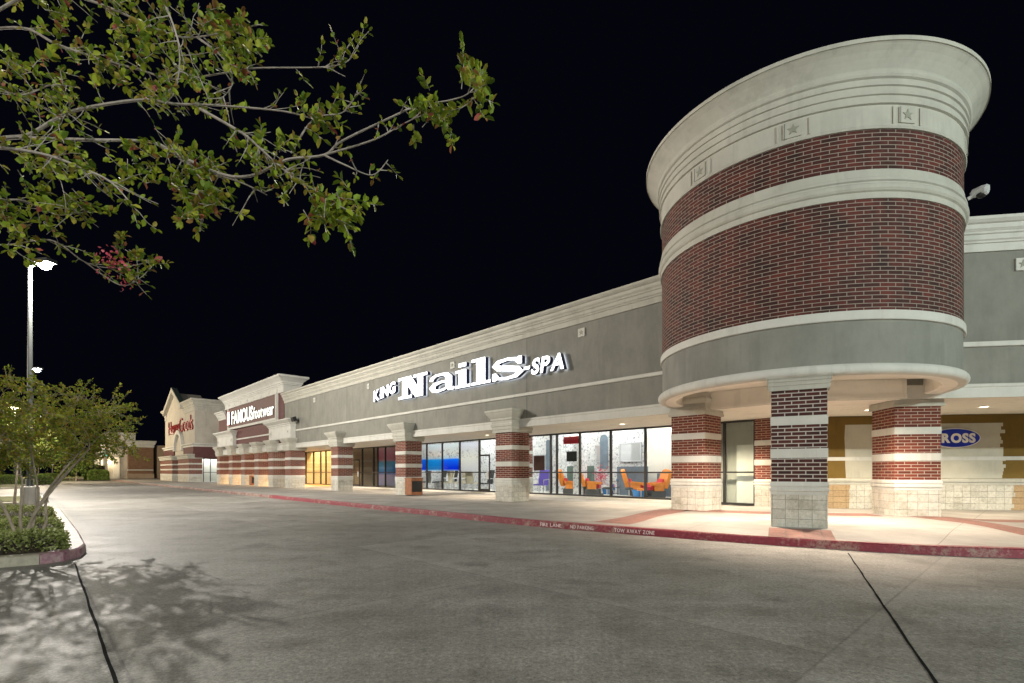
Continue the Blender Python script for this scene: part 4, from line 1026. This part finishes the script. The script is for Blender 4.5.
# ------------------------------------------------------------------ soffit lights
def soffit_light(fr, x, y, zc, label, P, col=(1, .80, .58), grp='recessed lights under the canopy'):
    t = thingF(fr, 'recessed_light', label, 'light', x, y, SW+zc, grp)
    MB().lathe([(.11, -.003), (.11, -.018), (.16, -.018), (.16, -.002)], (0, 0), 24).build('trim', 'white_paint', t)
    MB().lathe([(.108, -.008), (.002, -.008)], (0, 0), 24).build('lens', 'soffit_glow', t)
    light('SPOT', 'recessed_lamp', (0, 0, -.05), P, col, .12, t, math.radians(128))
lab1 = ['recessed light under the canopy between tower pillar and third pillar', 'recessed light under the canopy left of the third pillar', 'recessed light under the canopy near the litter bin', 'recessed light under the canopy over the dark shop', 'recessed light under the canopy over the orange lit shop']
for x, l in zip((-11.2, -19.2, -27.2, -33.6, -38.0), lab1): soffit_light(F1, x, 16.6, 3.085, l, 950)
soffit_light(F2, F2.at(984, 16.3), 16.3, 3.085, 'recessed light in the canopy right of the tower above the blue sign', 650)
soffit_light(F2, 15.2, 16.3, 3.085, 'recessed light in the canopy at the right edge of the photo', 650)
for (dx, dy, l) in ((-2.3, -1.4, 'recessed light in the tower ceiling left of the front pillar'), (.9, -2.0, 'recessed light in the tower ceiling right of the front pillar')):
    t = thing('recessed_light', l, 'light', (TC[0]+dx, TC[1]+dy, SW+3.56), 0, 'recessed lights under the canopy')
    MB().lathe([(.17, -.003), (.17, -.018), (.215, -.018), (.215, -.002)], (0, 0), 24).build('trim', 'white_paint', t)
    MB().lathe([(.168, -.008), (.002, -.008)], (0, 0), 24).build('lens', 'soffit_glow', t)
    light('SPOT', 'recessed_lamp', (0, 0, -.05), 1900, (1, .80, .62), .12, t, math.radians(135))
soffit_light(F2, 8.2, 16.6, 3.085, 'recessed light in the canopy behind the right tower pillar', 600)
soffit_light(F1, -7.6, 16.9, 3.085, 'recessed light in the canopy behind the left tower pillar', 1100)
for i, x in enumerate((-44.4, -48.2, -52.4, -56.4)):
    soffit_light(F1, x, 16.9, 3.08, ['recessed light behind the rightmost shoe shop pillars', 'recessed light behind the middle of the shoe shop pillars', 'recessed light left of the middle of the shoe shop pillars', 'recessed light behind the leftmost shoe shop pillars'][i], 2600, col=(1, .60, .28))

# ------------------------------------------------------------------ lot lamps
def lamp_post(x, y, h, label, P, heads=1, warm=False, sc_=1.0, grp='lamp posts of the parking lot', lit=True):
    t = thing('lamp_post', label, 'street lamp', (x, y, 0), 0, grp)
    MB().lathe([(.01, 0), (.30, 0), (.30, .75), (.27, .78), (.01, .78)], (0, 0), 20).build('footing', 'walk_concrete', t)
    MB().tube([(0, 0, .78), (0, 0, h)], [.11*sc_, .07*sc_], 12).build('pole', 'pole_paint', t)
    for k in range(heads):
        s = 1 if k == 0 else -1
        MB().tube([(0, 0, h-.15), (s*.5, -s*.1, h)], .04, 8).build('arm', 'pole_paint', t)
        hd = MB().obox((s*.75, -s*.15, h+.02), (.36, -.07, 0), (.04, .2, 0), (0, 0, .07)).build('lamp_head', 'pole_paint', t)
        MB().lathe([(.01, h-.30), (.10, h-.285), (.18, h-.22), (.215, h-.14), (.22, h-.052), (.01, h-.052)], (s*.75, -s*.15), 20).build('lens', 'lamp_warm' if warm else 'lamp_white', hd)
    if P: light('POINT', 'lot_lamp', (.75, -.15, h-.42), P, (1, .82, .58) if warm else (1, .93, .84), .09, t)
    return t
lamp_post(-19.95, 20.9, 10.0, 'tall grey lamp post shining through the overhanging branches', 12500)
lamp_post(-40.3, 42.2, 10.0, 'tall lamp post shining just above the small island tree', 7500)
lamp_post(-63, 64, 9.6, 'distant warm lamp post with two heads at the left edge', 15000, 2, True)
lamp_post(-111, 114, 10, 'farthest small warm lamp post seen through the tree crown at left', 22000, 1, True)
# lot lamps standing behind and beside the camera (out of view)
for (x, y, P, c_) in ((-4, -7, 3200, (1, .94, .86)), (-26, 1, 2500, (1, .94, .86)), (17, -15, 18500, (.89, 1, .94)), (-9, -26, 3800, (1, .95, .88)), (32, -6, 8000, (.86, 1, .92)), (-44, 14, 9000, (1, .9, .74))):
    light('POINT', 'lot_lamp', (x, y, 9.7), P, c_, .25)

# ------------------------------------------------------------------ plants
def leaf(g, p, d, n, s, w=.45, fold=.12):
    d = d.normalized(); a = d.cross(n)
    if a.length < .01: a = d.cross(Vector((.3, .5, .8)))
    a.normalize(); nn = a.cross(d)
    q = [p, p+d*s*.35+a*s*w*.5+nn*s*fold, p+d*s*.75+a*s*w*.42+nn*s*fold, p+d*s, p+d*s*.75-a*s*w*.42+nn*s*fold, p+d*s*.35-a*s*w*.5+nn*s*fold]
    i = len(g.v); g.v += [tuple(x) for x in q]
    for f in ((0, 1, 2, 3), (0, 3, 4, 5)): g.f.append(tuple(i+k for k in f)); g.uv.append(None); g.mi.append(0); g.smooth.append(True)
def rv(s=1): return Vector((random.gauss(0, s), random.gauss(0, s), random.gauss(0, s)))
def twig(gw, gl, p, d, length, r0, lsz, every=.05, droop=.0, dens=1.0):
    n = max(3, int(length/.07)); pts = [p.copy()]; dd = d.normalized()
    for k in range(n):
        dd = (dd+rv(.16)+Vector((0, 0, -droop))).normalized(); pts.append(pts[-1]+dd*length/n)
    gw.tube(pts, [max(.0018, r0*(1-.75*k/n)) for k in range(n+1)], 5, cap=False)
    m = int(length/every)
    for k in range(m):
        t = (k+.6)/m
        if t < .12 or R() > dens: continue
        q = t*n; i = min(n-1, int(q)); pp = pts[i].lerp(pts[i+1], q-i); ax = (pts[i+1]-pts[i]).normalized()
        sd = ax.cross(rv()).normalized()
        for s in (1, -1):
            if R() < .12: continue
            ld = (ax*.55+sd*s+rv(.25)).normalized()
            leaf(gl, pp, ld, (Vector((0, 0, 1))+rv(.55)).normalized(), lsz*U(.65, 1.2), .58)
    if dens > .3: leaf(gl, pts[-1], dd, Vector((0, 0, 1))+rv(.4), lsz*U(.7, 1.1))
    return pts
def unp(px, y, Zd): return Vector(((px-512)/F*Zd, Zd, CAMZ+(472-y)/F*Zd))
# near tree whose boughs hang into the picture from the left
TB = Vector((-6.6, 3.9, 0))
near = thing('crape_myrtle', 'leafy crape myrtle whose boughs reach in from the upper left', 'tree', TB)
gw, gl = MB(), MB()
forks = [unp(-150, 250, 4.2), unp(-120, 190, 4.0), unp(-110, 60, 4.3)]
for k, fk in enumerate(forks):
    b = TB+Vector((.12*math.cos(k*2.1), .12*math.sin(k*2.1), 0)); m = b.lerp(fk, .55)+Vector((-.15+.1*k, .1, .1))
    gw.tube(catmull([tuple(b), tuple(m), tuple(fk)], 6), [.075-.003*i for i in range(13)], 9)
boughs = [
 (.022, 1, [(-110, 185, 4.0), (-40, 150, 3.9), (0, 139, 3.8), (28, 135, 3.75), (56, 119, 3.7), (81, 109, 3.65), (140, 100, 3.6), (176, 104, 3.55), (211, 105, 3.5), (281, 111, 3.4), (313, 119, 3.35)]),
 (.018, 1, [(-115, 188, 4.0), (-50, 150, 3.6), (0, 148, 3.4), (46, 155, 3.35), (84, 169, 3.3), (112, 183, 3.3), (137, 211, 3.3)]),
 (.016, 1, [(21, 138, 3.75), (88, 140, 3.7), (155, 143, 3.7), (190, 165, 3.6), (242, 183, 3.5), (267, 195, 3.5)]),
 (.016, 2, [(-110, 60, 4.3), (-20, 20, 4.2), (40, -10, 4.1), (88, 0, 4.0), (140, 21, 3.9), (172, 35, 3.8), (197, 37, 3.8), (235, 30, 3.7), (262, 24, 3.7)]),
 (.014, 2, [(-110, 60, 4.3), (-40, 35, 4.3), (21, 28, 4.2), (56, 44, 4.1), (91, 56, 4.0), (140, 70, 3.9), (176, 79, 3.8), (230, 72, 3.7), (258, 68, 3.6), (324, 67, 3.5), (349, 60, 3.5), (361, 40, 3.5)]),
 (.011, 1, [(150, -20, 3.7), (163, 0, 3.7), (179, 46, 3.6), (176, 88, 3.6), (165, 104, 3.55)]),
 (.012, 1, [(200, 109, 3.5), (242, 133, 3.4), (262, 150, 3.3), (290, 175, 3.2), (318, 192, 3.15)]),
 (.013, 1, [(155, 143, 3.7), (215, 172, 3.5), (250, 176, 3.4), (286, 160, 3.3), (324, 155, 3.25), (342, 141, 3.2), (398, 114, 3.1), (416, 106, 3.1), (451, 100, 3.05), (470, 92, 3.0), (486, 70, 3.0)]),
 (.008, 1, [(291, 153, 3.3), (314, 119, 3.3), (345, 111, 3.25), (363, 78, 3.2)]),
 (.008, 1, [(324, 155, 3.25), (373, 140, 3.15), (405, 123, 3.1), (432, 110, 3.1)]),
 (.008, 1, [(324, 155, 3.25), (345, 165, 3.2), (372, 175, 3.2), (388, 160, 3.2)]),
 (.010, 1, [(-60, 235, 4.4), (0, 245, 4.3), (50, 240, 4.25), (85, 262, 4.2), (115, 268, 4.2), (150, 262, 4.2)]),
 (.007, 1, [(85, 262, 4.2), (120, 285, 4.2), (140, 278, 4.2), (150, 268, 4.2)]),
 (.012, 1, [(-90, 215, 4.0), (-20, 205, 3.8), (20, 200, 3.7), (60, 215, 3.7), (92, 205, 3.7)]),
 (.012, 2, [(-80, 100, 4.0), (-20, 85, 4.0), (20, 95, 3.9), (52, 85, 3.9), (80, 88, 3.8)]),
 (.010, 2, [(197, 37, 3.8), (225, 60, 3.7), (232, 85, 3.6), (215, 104, 3.6)]),
]
mids = []
for r0, fk, P in boughs:
    pts = [Vector(p) for p in catmull([tuple(unp(*q)) for q in P], 7)]; n = len(pts)
    gw.tube(pts, [max(.0026, .85*r0*(1-.8*k/(n-1))) for k in range(n)], 7, cap=False); mids.append(pts)
# leafy shoots: dense along the boughs inside the crown, sparse towards the tips
def shoots(pts, count, ln, lsz, a=0.1, b=1.0, dens=1.0, droop=.03):
    for _ in range(count):
        t = U(a, b)*(len(pts)-1); i = min(len(pts)-2, int(t)); p = pts[i].lerp(pts[i+1], t-i); d = (pts[i+1]-pts[i]).normalized()
        twig(gw, gl, p, d*.5+rv(.7)+Vector((0, 0, .1)), ln*U(.5, 1.3), .0042, lsz, .045, droop, dens)
cnt = [30, 20, 18, 26, 24, 8, 14, 16, 9, 7, 6, 16, 8, 18, 16, 10]
for i, (pts, c) in enumerate(zip(mids, cnt)):
    if i in (7, 8, 9, 10): shoots(pts, c, .085, .046, .45, .97)
    elif i in (11, 12): shoots(pts, c, .14, .05, .3, .95)
    else: shoots(pts, int(c*1.25), .18, .052, .18, .97); shoots(pts, 8, .26, .045, .2, .9, .14)
# crowded sprays where the photo shows clumps
for (px, y, Zd, rx_, n) in ((200, 205, 3.5, 22, 12), (185, 175, 3.5, 28, 8), (322, 208, 3.15, 24, 12), (345, 200, 3.15, 12, 5), (245, 50, 3.7, 18, 8), (215, 30, 3.7, 28, 9), (100, 60, 3.9, 40, 9), (40, 175, 3.6, 35, 10), (20, 80, 4.0, 30, 9), (150, 65, 3.8, 30, 8), (320, 118, 3.3, 14, 4), (432, 112, 3.05, 24, 7), (472, 92, 3.0, 12, 5), (120, 255, 4.2, 18, 5), (20, 225, 3.8, 25, 8), (265, 150, 3.35, 22, 5), (70, 200, 3.6, 25, 6), (130, 160, 3.6, 28, 7), (60, 20, 4.0, 45, 8), (150, 15, 3.8, 35, 6)):
    for _ in range(int(n*2.0)):
        c = unp(px+random.gauss(0, rx_*.6), y+random.gauss(0, rx_*.5), Zd+random.gauss(0, .13))
        twig(gw, gl, c, rv(1)+Vector((.3, 0, .1)), U(.09, .18), .003, .06, .022, .03)
bw = gw.build('branches', 'bark_grey'); bl = gl.build('foliage', 'leaf')
for o in (bw, bl):
    o.data.transform(Matrix.Translation(-TB)); o.parent = near
g = MB()
for (px, y) in ((112, 252), (118, 262), (108, 270), (128, 280)):
    for _ in range(22):
        c = unp(px+random.gauss(0, 6), y+random.gauss(0, 6), 4.2); leaf(g, c, rv(), rv(), .025, .9)
o = g.build('blossom', 'petal'); o.data.transform(Matrix.Translation(-TB)); o.parent = near

def tree(base, stems, crown, nattr, lsz, nleaf, lm, label, name='crape_myrtle', cat='tree', bark='bark', r0=.04, group=None, clump=.22, twigs=0, every=.03):
    """multi-stemmed tree: stems = list of point lists; crown = function giving random points"""
    t = thing(name, label, cat, base, 0, group); b0 = Vector(base); gw, gl = MB(), MB(); nodes = []
    for s in stems:
        pts = [Vector(p) for p in catmull([tuple(Vector(q)) for q in s], 6)]; n = len(pts)
        gw.tube(pts, [r0*(1-.62*k/(n-1)) for k in range(n)], 8); nodes += [(p, r0*(1-.62*k/(n-1))) for k, p in enumerate(pts) if k > n*.4]
    at = sorted([Vector(crown()) for _ in range(nattr)], key=lambda p: min((p-q[0]).length for q in nodes))
    for p in at:
        q, r = min(nodes, key=lambda k: (k[0]-p).length+max(0, k[0].z-p.z)*.5)
        m = q.lerp(p, .5)+rv(.06)*(q-p).length+Vector((0, 0, .08*(q-p).length))
        pts = [Vector(k) for k in catmull([tuple(q), tuple(m), tuple(p)], 4)]; n = len(pts); rr = max(.004, r*.6)
        gw.tube(pts, [rr*(1-.7*k/(n-1)) for k in range(n)], 5, cap=False); nodes += [(k, rr*.6) for k in pts[3:]]
        if twigs:
            for _ in range(twigs): twig(gw, gl, pts[random.randrange(1, n)], (p-q).normalized()*.5+rv(.7), clump*U(.6, 1.4), .003, lsz, every, .02)
        for _ in range(nleaf):
            c = p+rv(clump)*Vector((1, 1, .7)).length*.6; d = (c-q).normalized()*.4+rv(.7)
            leaf(gl, c, d, Vector((0, 0, 1))+rv(.7), lsz*U(.6, 1.25), .5)
    w = gw.build('trunk', bark, t); f = gl.build('crown', lm, t)
    for o in (w, f): o.data.transform(Matrix.Translation(-b0))
    return t
# small multi-stem tree on the near island
IB = Vector((-8.02, 8.3, .16)); V = lambda x, y, z_: (IB.x+x, IB.y+y, z_)
def cr_island():
    while True:
        x, y, z_ = U(-2.7, 2.0), U(-1.7, 1.7), U(1.3, 3.0)
        top = 2.76-.12*max(0, x)-.05*abs(y)-.06*max(0, -x-1)+.14*math.sin(x*3)+.1*math.sin(x*7+y*4)
        bot = 1.45+.42*max(0, x)+.12*math.sin(x*4+1)
        if bot < z_ < top and (x/2.5)**2+(y/1.8)**2 < 1.15 and (IB.x+x)/(IB.y+y) < -.745: return (IB.x+x, IB.y+y, z_)
tree(tuple(IB), [[V(0, 0, 0), V(-.06, 0, .6), V(-.12, .1, 1.1), V(-.3, .2, 1.7)], [V(.03, 0, 0), V(.16, -.1, .45), V(.5, -.15, .95), V(1.25, -.2, 1.75)], [V(0, .05, 0), V(.02, .2, .7), V(.22, .4, 1.3), V(.4, .6, 1.9)], [V(-.03, 0, 0), V(.06, .05, .5), V(.36, .1, 1.15), V(.75, .3, 1.8)], [V(.02, -.05, 0), V(-.08, -.2, .7), V(-.36, -.3, 1.2), V(-1.0, -.5, 1.75)], [V(.05, .02, 0), V(.26, .1, .5), V(.36, .05, 1.0), V(.85, .2, 1.7)], [V(-.04, .02, 0), V(-.02, .1, .45), V(.12, .12, .95), V(.3, -.2, 1.75)]],
     cr_island, 330, .05, 0, 'leaf_olive', 'small multi-stemmed tree with olive foliage on the near planted island', r0=.027, clump=.25, twigs=5, every=.027)

# islands
def island(poly, label_kind, curbmat, h=.15, w=.16, nose=None):
    mb = MB().sweep(poly, [(0, -.02), (.02, -.02), (.01, h-.02), (-.02, h), (-w, h), (-w, -.02)], True)
    return mb
isl = [F1.w(x, y) for x, y in ((-10.6, -6), (-10.45, -3), (-10.32, -.6), (-10.26, .1), (-10.36, .36), (-10.7, .57), (-11.3, .68), (-14, .72), (-18, .72), (-22.5, .72), (-23.1, .5), (-23.4, 0), (-23.5, -6))]
nose = [F1.w(x, y) for x, y in ((-10.26, .1), (-10.36, .36), (-10.7, .57), (-11.3, .68), (-12.6, .70), (-14, .72), (-16.5, .72))]
rest = [F1.w(x, y) for x, y in ((-10.6, -6), (-10.45, -3), (-10.32, -.6), (-10.26, .098))]
rest2 = [F1.w(x, y) for x, y in ((-16.52, .72), (-20, .72), (-22.5, .72), (-23.1, .5), (-23.4, 0), (-23.5, -6))]
pr_ = [(0, -.02), (.02, -.02), (.01, .13), (-.02, .15), (-.2, .152), (-.2, -.02)]
for nm, pts, m in (('island_curb', nose, 'curb_pink'), ('island_curb', rest, 'curb_bare'), ('island_curb', rest2, 'curb_bare')):
    tag(MB().sweep(pts, pr_).build(nm, m), kind='structure')
tag(MB().prism(isl[::1] if True else isl, .0, .135).build('planting_bed', 'mulch'), kind='structure')
def hedge(fr, x0, x1, y0, y1, z0, z1, n, label, lsz=.042, lm='leaf_hedge', group='clipped low hedges on the near island', rnd=.12, name='hedge'):
    t = thingF(fr, name, label, 'hedge', (x0+x1)/2, (y0+y1)/2, z0, group); g = MB(); hx, hy, hz = (x1-x0)/2, (y1-y0)/2, z1-z0
    MB().box(-hx+.16, hx-.16, -hy+.16, hy-.16, -.02, hz-.1).build('inner_twigs', 'mulch', t)
    for _ in range(n):
        f = U(0, 2*(hx*hy*4)+(hx+hy)*4*hz)
        x, y, z_ = U(-hx, hx), U(-hy, hy), U(0, hz)
        k = R(); At = hx*hy*4; As = hz*(hx+hy)*4
        if k < At/(At+As): z_ = hz
        elif R() < hx/(hx+hy): y = random.choice((-hy, hy))
        else: x = random.choice((-hx, hx))
        # round the edges and roughen
        ex, ey, ez = max(0, abs(x)-(hx-rnd)), max(0, abs(y)-(hy-rnd)), max(0, z_-(hz-rnd)); ln = math.sqrt(ex*ex+ey*ey+ez*ez)
        if ln > rnd: 
            kk = rnd/ln; x = math.copysign(abs(x)-ex+ex*kk, x) if ex else x; y = math.copysign(abs(y)-ey+ey*kk, y) if ey else y; z_ = z_-ez+ez*kk if ez else z_
        p = Vector((x, y, z_))+rv(.028)+Vector((0, 0, .05*math.sin(x*2.3)*math.sin(y*2.9+x)))
        leaf(g, p, Vector((x/hx, y/hy, .7))+rv(.7), Vector((x/hx, y/hy, 1))+rv(.6), lsz*U(.7, 1.3), .6)
    g.build('foliage', lm, t)
hedge(F1, -12.2, -10.62, -5.5, .40, .13, .36, 26000, 'low clipped hedge nearest the camera on the near island')
hedge(F1, -15.0, -13.0, -5.5, .42, .13, .38, 20000, 'low clipped hedge behind the small tree on the near island')
hedge(F1, -19.2, -16.6, -5.5, .40, .13, .42, 15000, 'farthest low clipped hedge on the near island')
# next island with lawn, further off
i2 = [F1.w(x, y) for x, y in ((-29, -14), (-28.6, -.6), (-29.2, .4), (-31, .6), (-36, .6), (-36.4, -14))]
tag(MB().sweep([i2[k] for k in (0, 1, 2, 3, 4, 5)], pr_).build('island_curb', 'curb_bare'), kind='structure')
tag(MB().prism(i2, 0, .14).build('lawn', 'turf'), kind='structure')
i3 = [F1.w(x, y) for x, y in ((-58, -40), (-57.6, -1.2), (-58.4, 0), (-61, .3), (-70, .3), (-70.4, -40))]
tag(MB().sweep(i3, pr_).build('island_curb', 'curb_bare'), kind='structure')
tag(MB().prism(i3, 0, .14).build('lawn', 'turf'), kind='structure')
lawn = MB(); L3 = [F1.w(x, y) for x, y in ((-112, 12), (-112, -3), (-125, -14), (-190, -14), (-190, 12))]
lawn.prism(L3[::-1], .0, .12); tag(lawn.build('verge', 'turf'), kind='structure')
def round_tree(X_, Y_, h, r, label, n=60, nl=26, lsz=.3, lm='leaf_far', group='trees beyond the parking lot', base_z=0, tr=.12, low=.35):
    def cr():
        while True:
            p = rv(.5)
            if p.length < 1: return (X_+p.x*r, Y_+p.y*r, h*low+(h*(1-low))*(.5+p.z*.5))
    tree((X_, Y_, base_z), [[(X_, Y_, base_z), (X_+.1, Y_, h*.3), (X_, Y_+.2, h*.6)]], cr, n, lsz, nl, lm, label, 'broadleaf_tree', r0=tr, group=group, clump=r*.22)
def upx(px, Z_): return (px-512)/F*Z_
round_tree(upx(14, 19.8), 19.8, 3.6, 1.5, 'young tree with pale straight trunk behind the near island', 70, 22, .07, 'leaf_olive', tr=.05, low=.5)
round_tree(upx(76, 78), 78, 5.2, 2.6, 'pale green bushy tree left of the distant store front', 60, 30, .3, low=.1)
round_tree(upx(52, 96), 96, 9, 5, 'dark tree standing beyond the lot, behind the near island stems', 60, 30, .5)
round_tree(upx(20, 84), 84, 8, 5, 'dark tree beyond the lot at the left, under the two-headed lamp', 60, 30, .5)
round_tree(upx(38, 135), 135, 10, 5, 'tall dark tree rising behind the bushy tree at far left', 60, 30, .6)
round_tree(upx(-8, 60), 60, 8, 4.5, 'dark tree cut by the left edge of the photo', 60, 30, .4)
hedge(F1, -104.0, -101.8, 6.6, 9.0, .1, 1.6, 9000, 'tall boxy hedge beside the distant store front', .14, 'leaf_far', 'clipped shrubs by the distant store', .35)
hedge(F1, -111.5, -109.0, 6.6, 9.3, .1, 2.55, 9000, 'dome topped hedge behind the boxy one by the distant store', .16, 'leaf_far', 'clipped shrubs by the distant store', 1.4)
hedge(F1, -112, -109, 1.0, 4.0, .1, 1.0, 5000, 'low dark hedge left of the boxy one by the distant store', .14, 'leaf_far', 'clipped shrubs by the distant store', .3)
for k, (px, Z_, lab) in enumerate(((6, 52, 'low green shrub left of the island tree stems'), (39, 55, 'round green shrub seen between the island tree stems'))):
    x_, y_ = F1.loc(upx(px, Z_), Z_); hedge(F1, x_-1.3, x_+1.3, y_-1.1, y_+1.1, .0, .95, 5000, lab, .11, 'leaf_far', 'round shrubs across the lot', .6)

# ------------------------------------------------------------------ world, camera, render
w = bpy.data.worlds.new('World'); scene.world = w; w.use_nodes = True
bg = w.node_tree.nodes['Background']; bg.inputs[0].default_value = (.30, .32, .85, 1); bg.inputs[1].default_value = .0042
cd = bpy.data.cameras.new('camera'); co = bpy.data.objects.new('camera', cd); COL.objects.link(co)
co.location = (0, 0, CAMZ+0.0); co.rotation_euler = (PI/2, 0, 0); cd.sensor_width = 36; cd.lens = F*36/1024; cd.shift_y = (472-341.5)/1024
cd.clip_end = 2000; cd.clip_start = .05; scene.camera = co
scene.view_settings.view_transform = 'Standard'; scene.view_settings.look = 'None'; scene.view_settings.exposure = 0
scene.render.engine = 'CYCLES'; scene.cycles.use_denoising = True
scene.cycles.max_bounces = 6; scene.cycles.diffuse_bounces = 3; scene.cycles.transparent_max_bounces = 12
scene.cycles.sample_clamp_indirect = 6
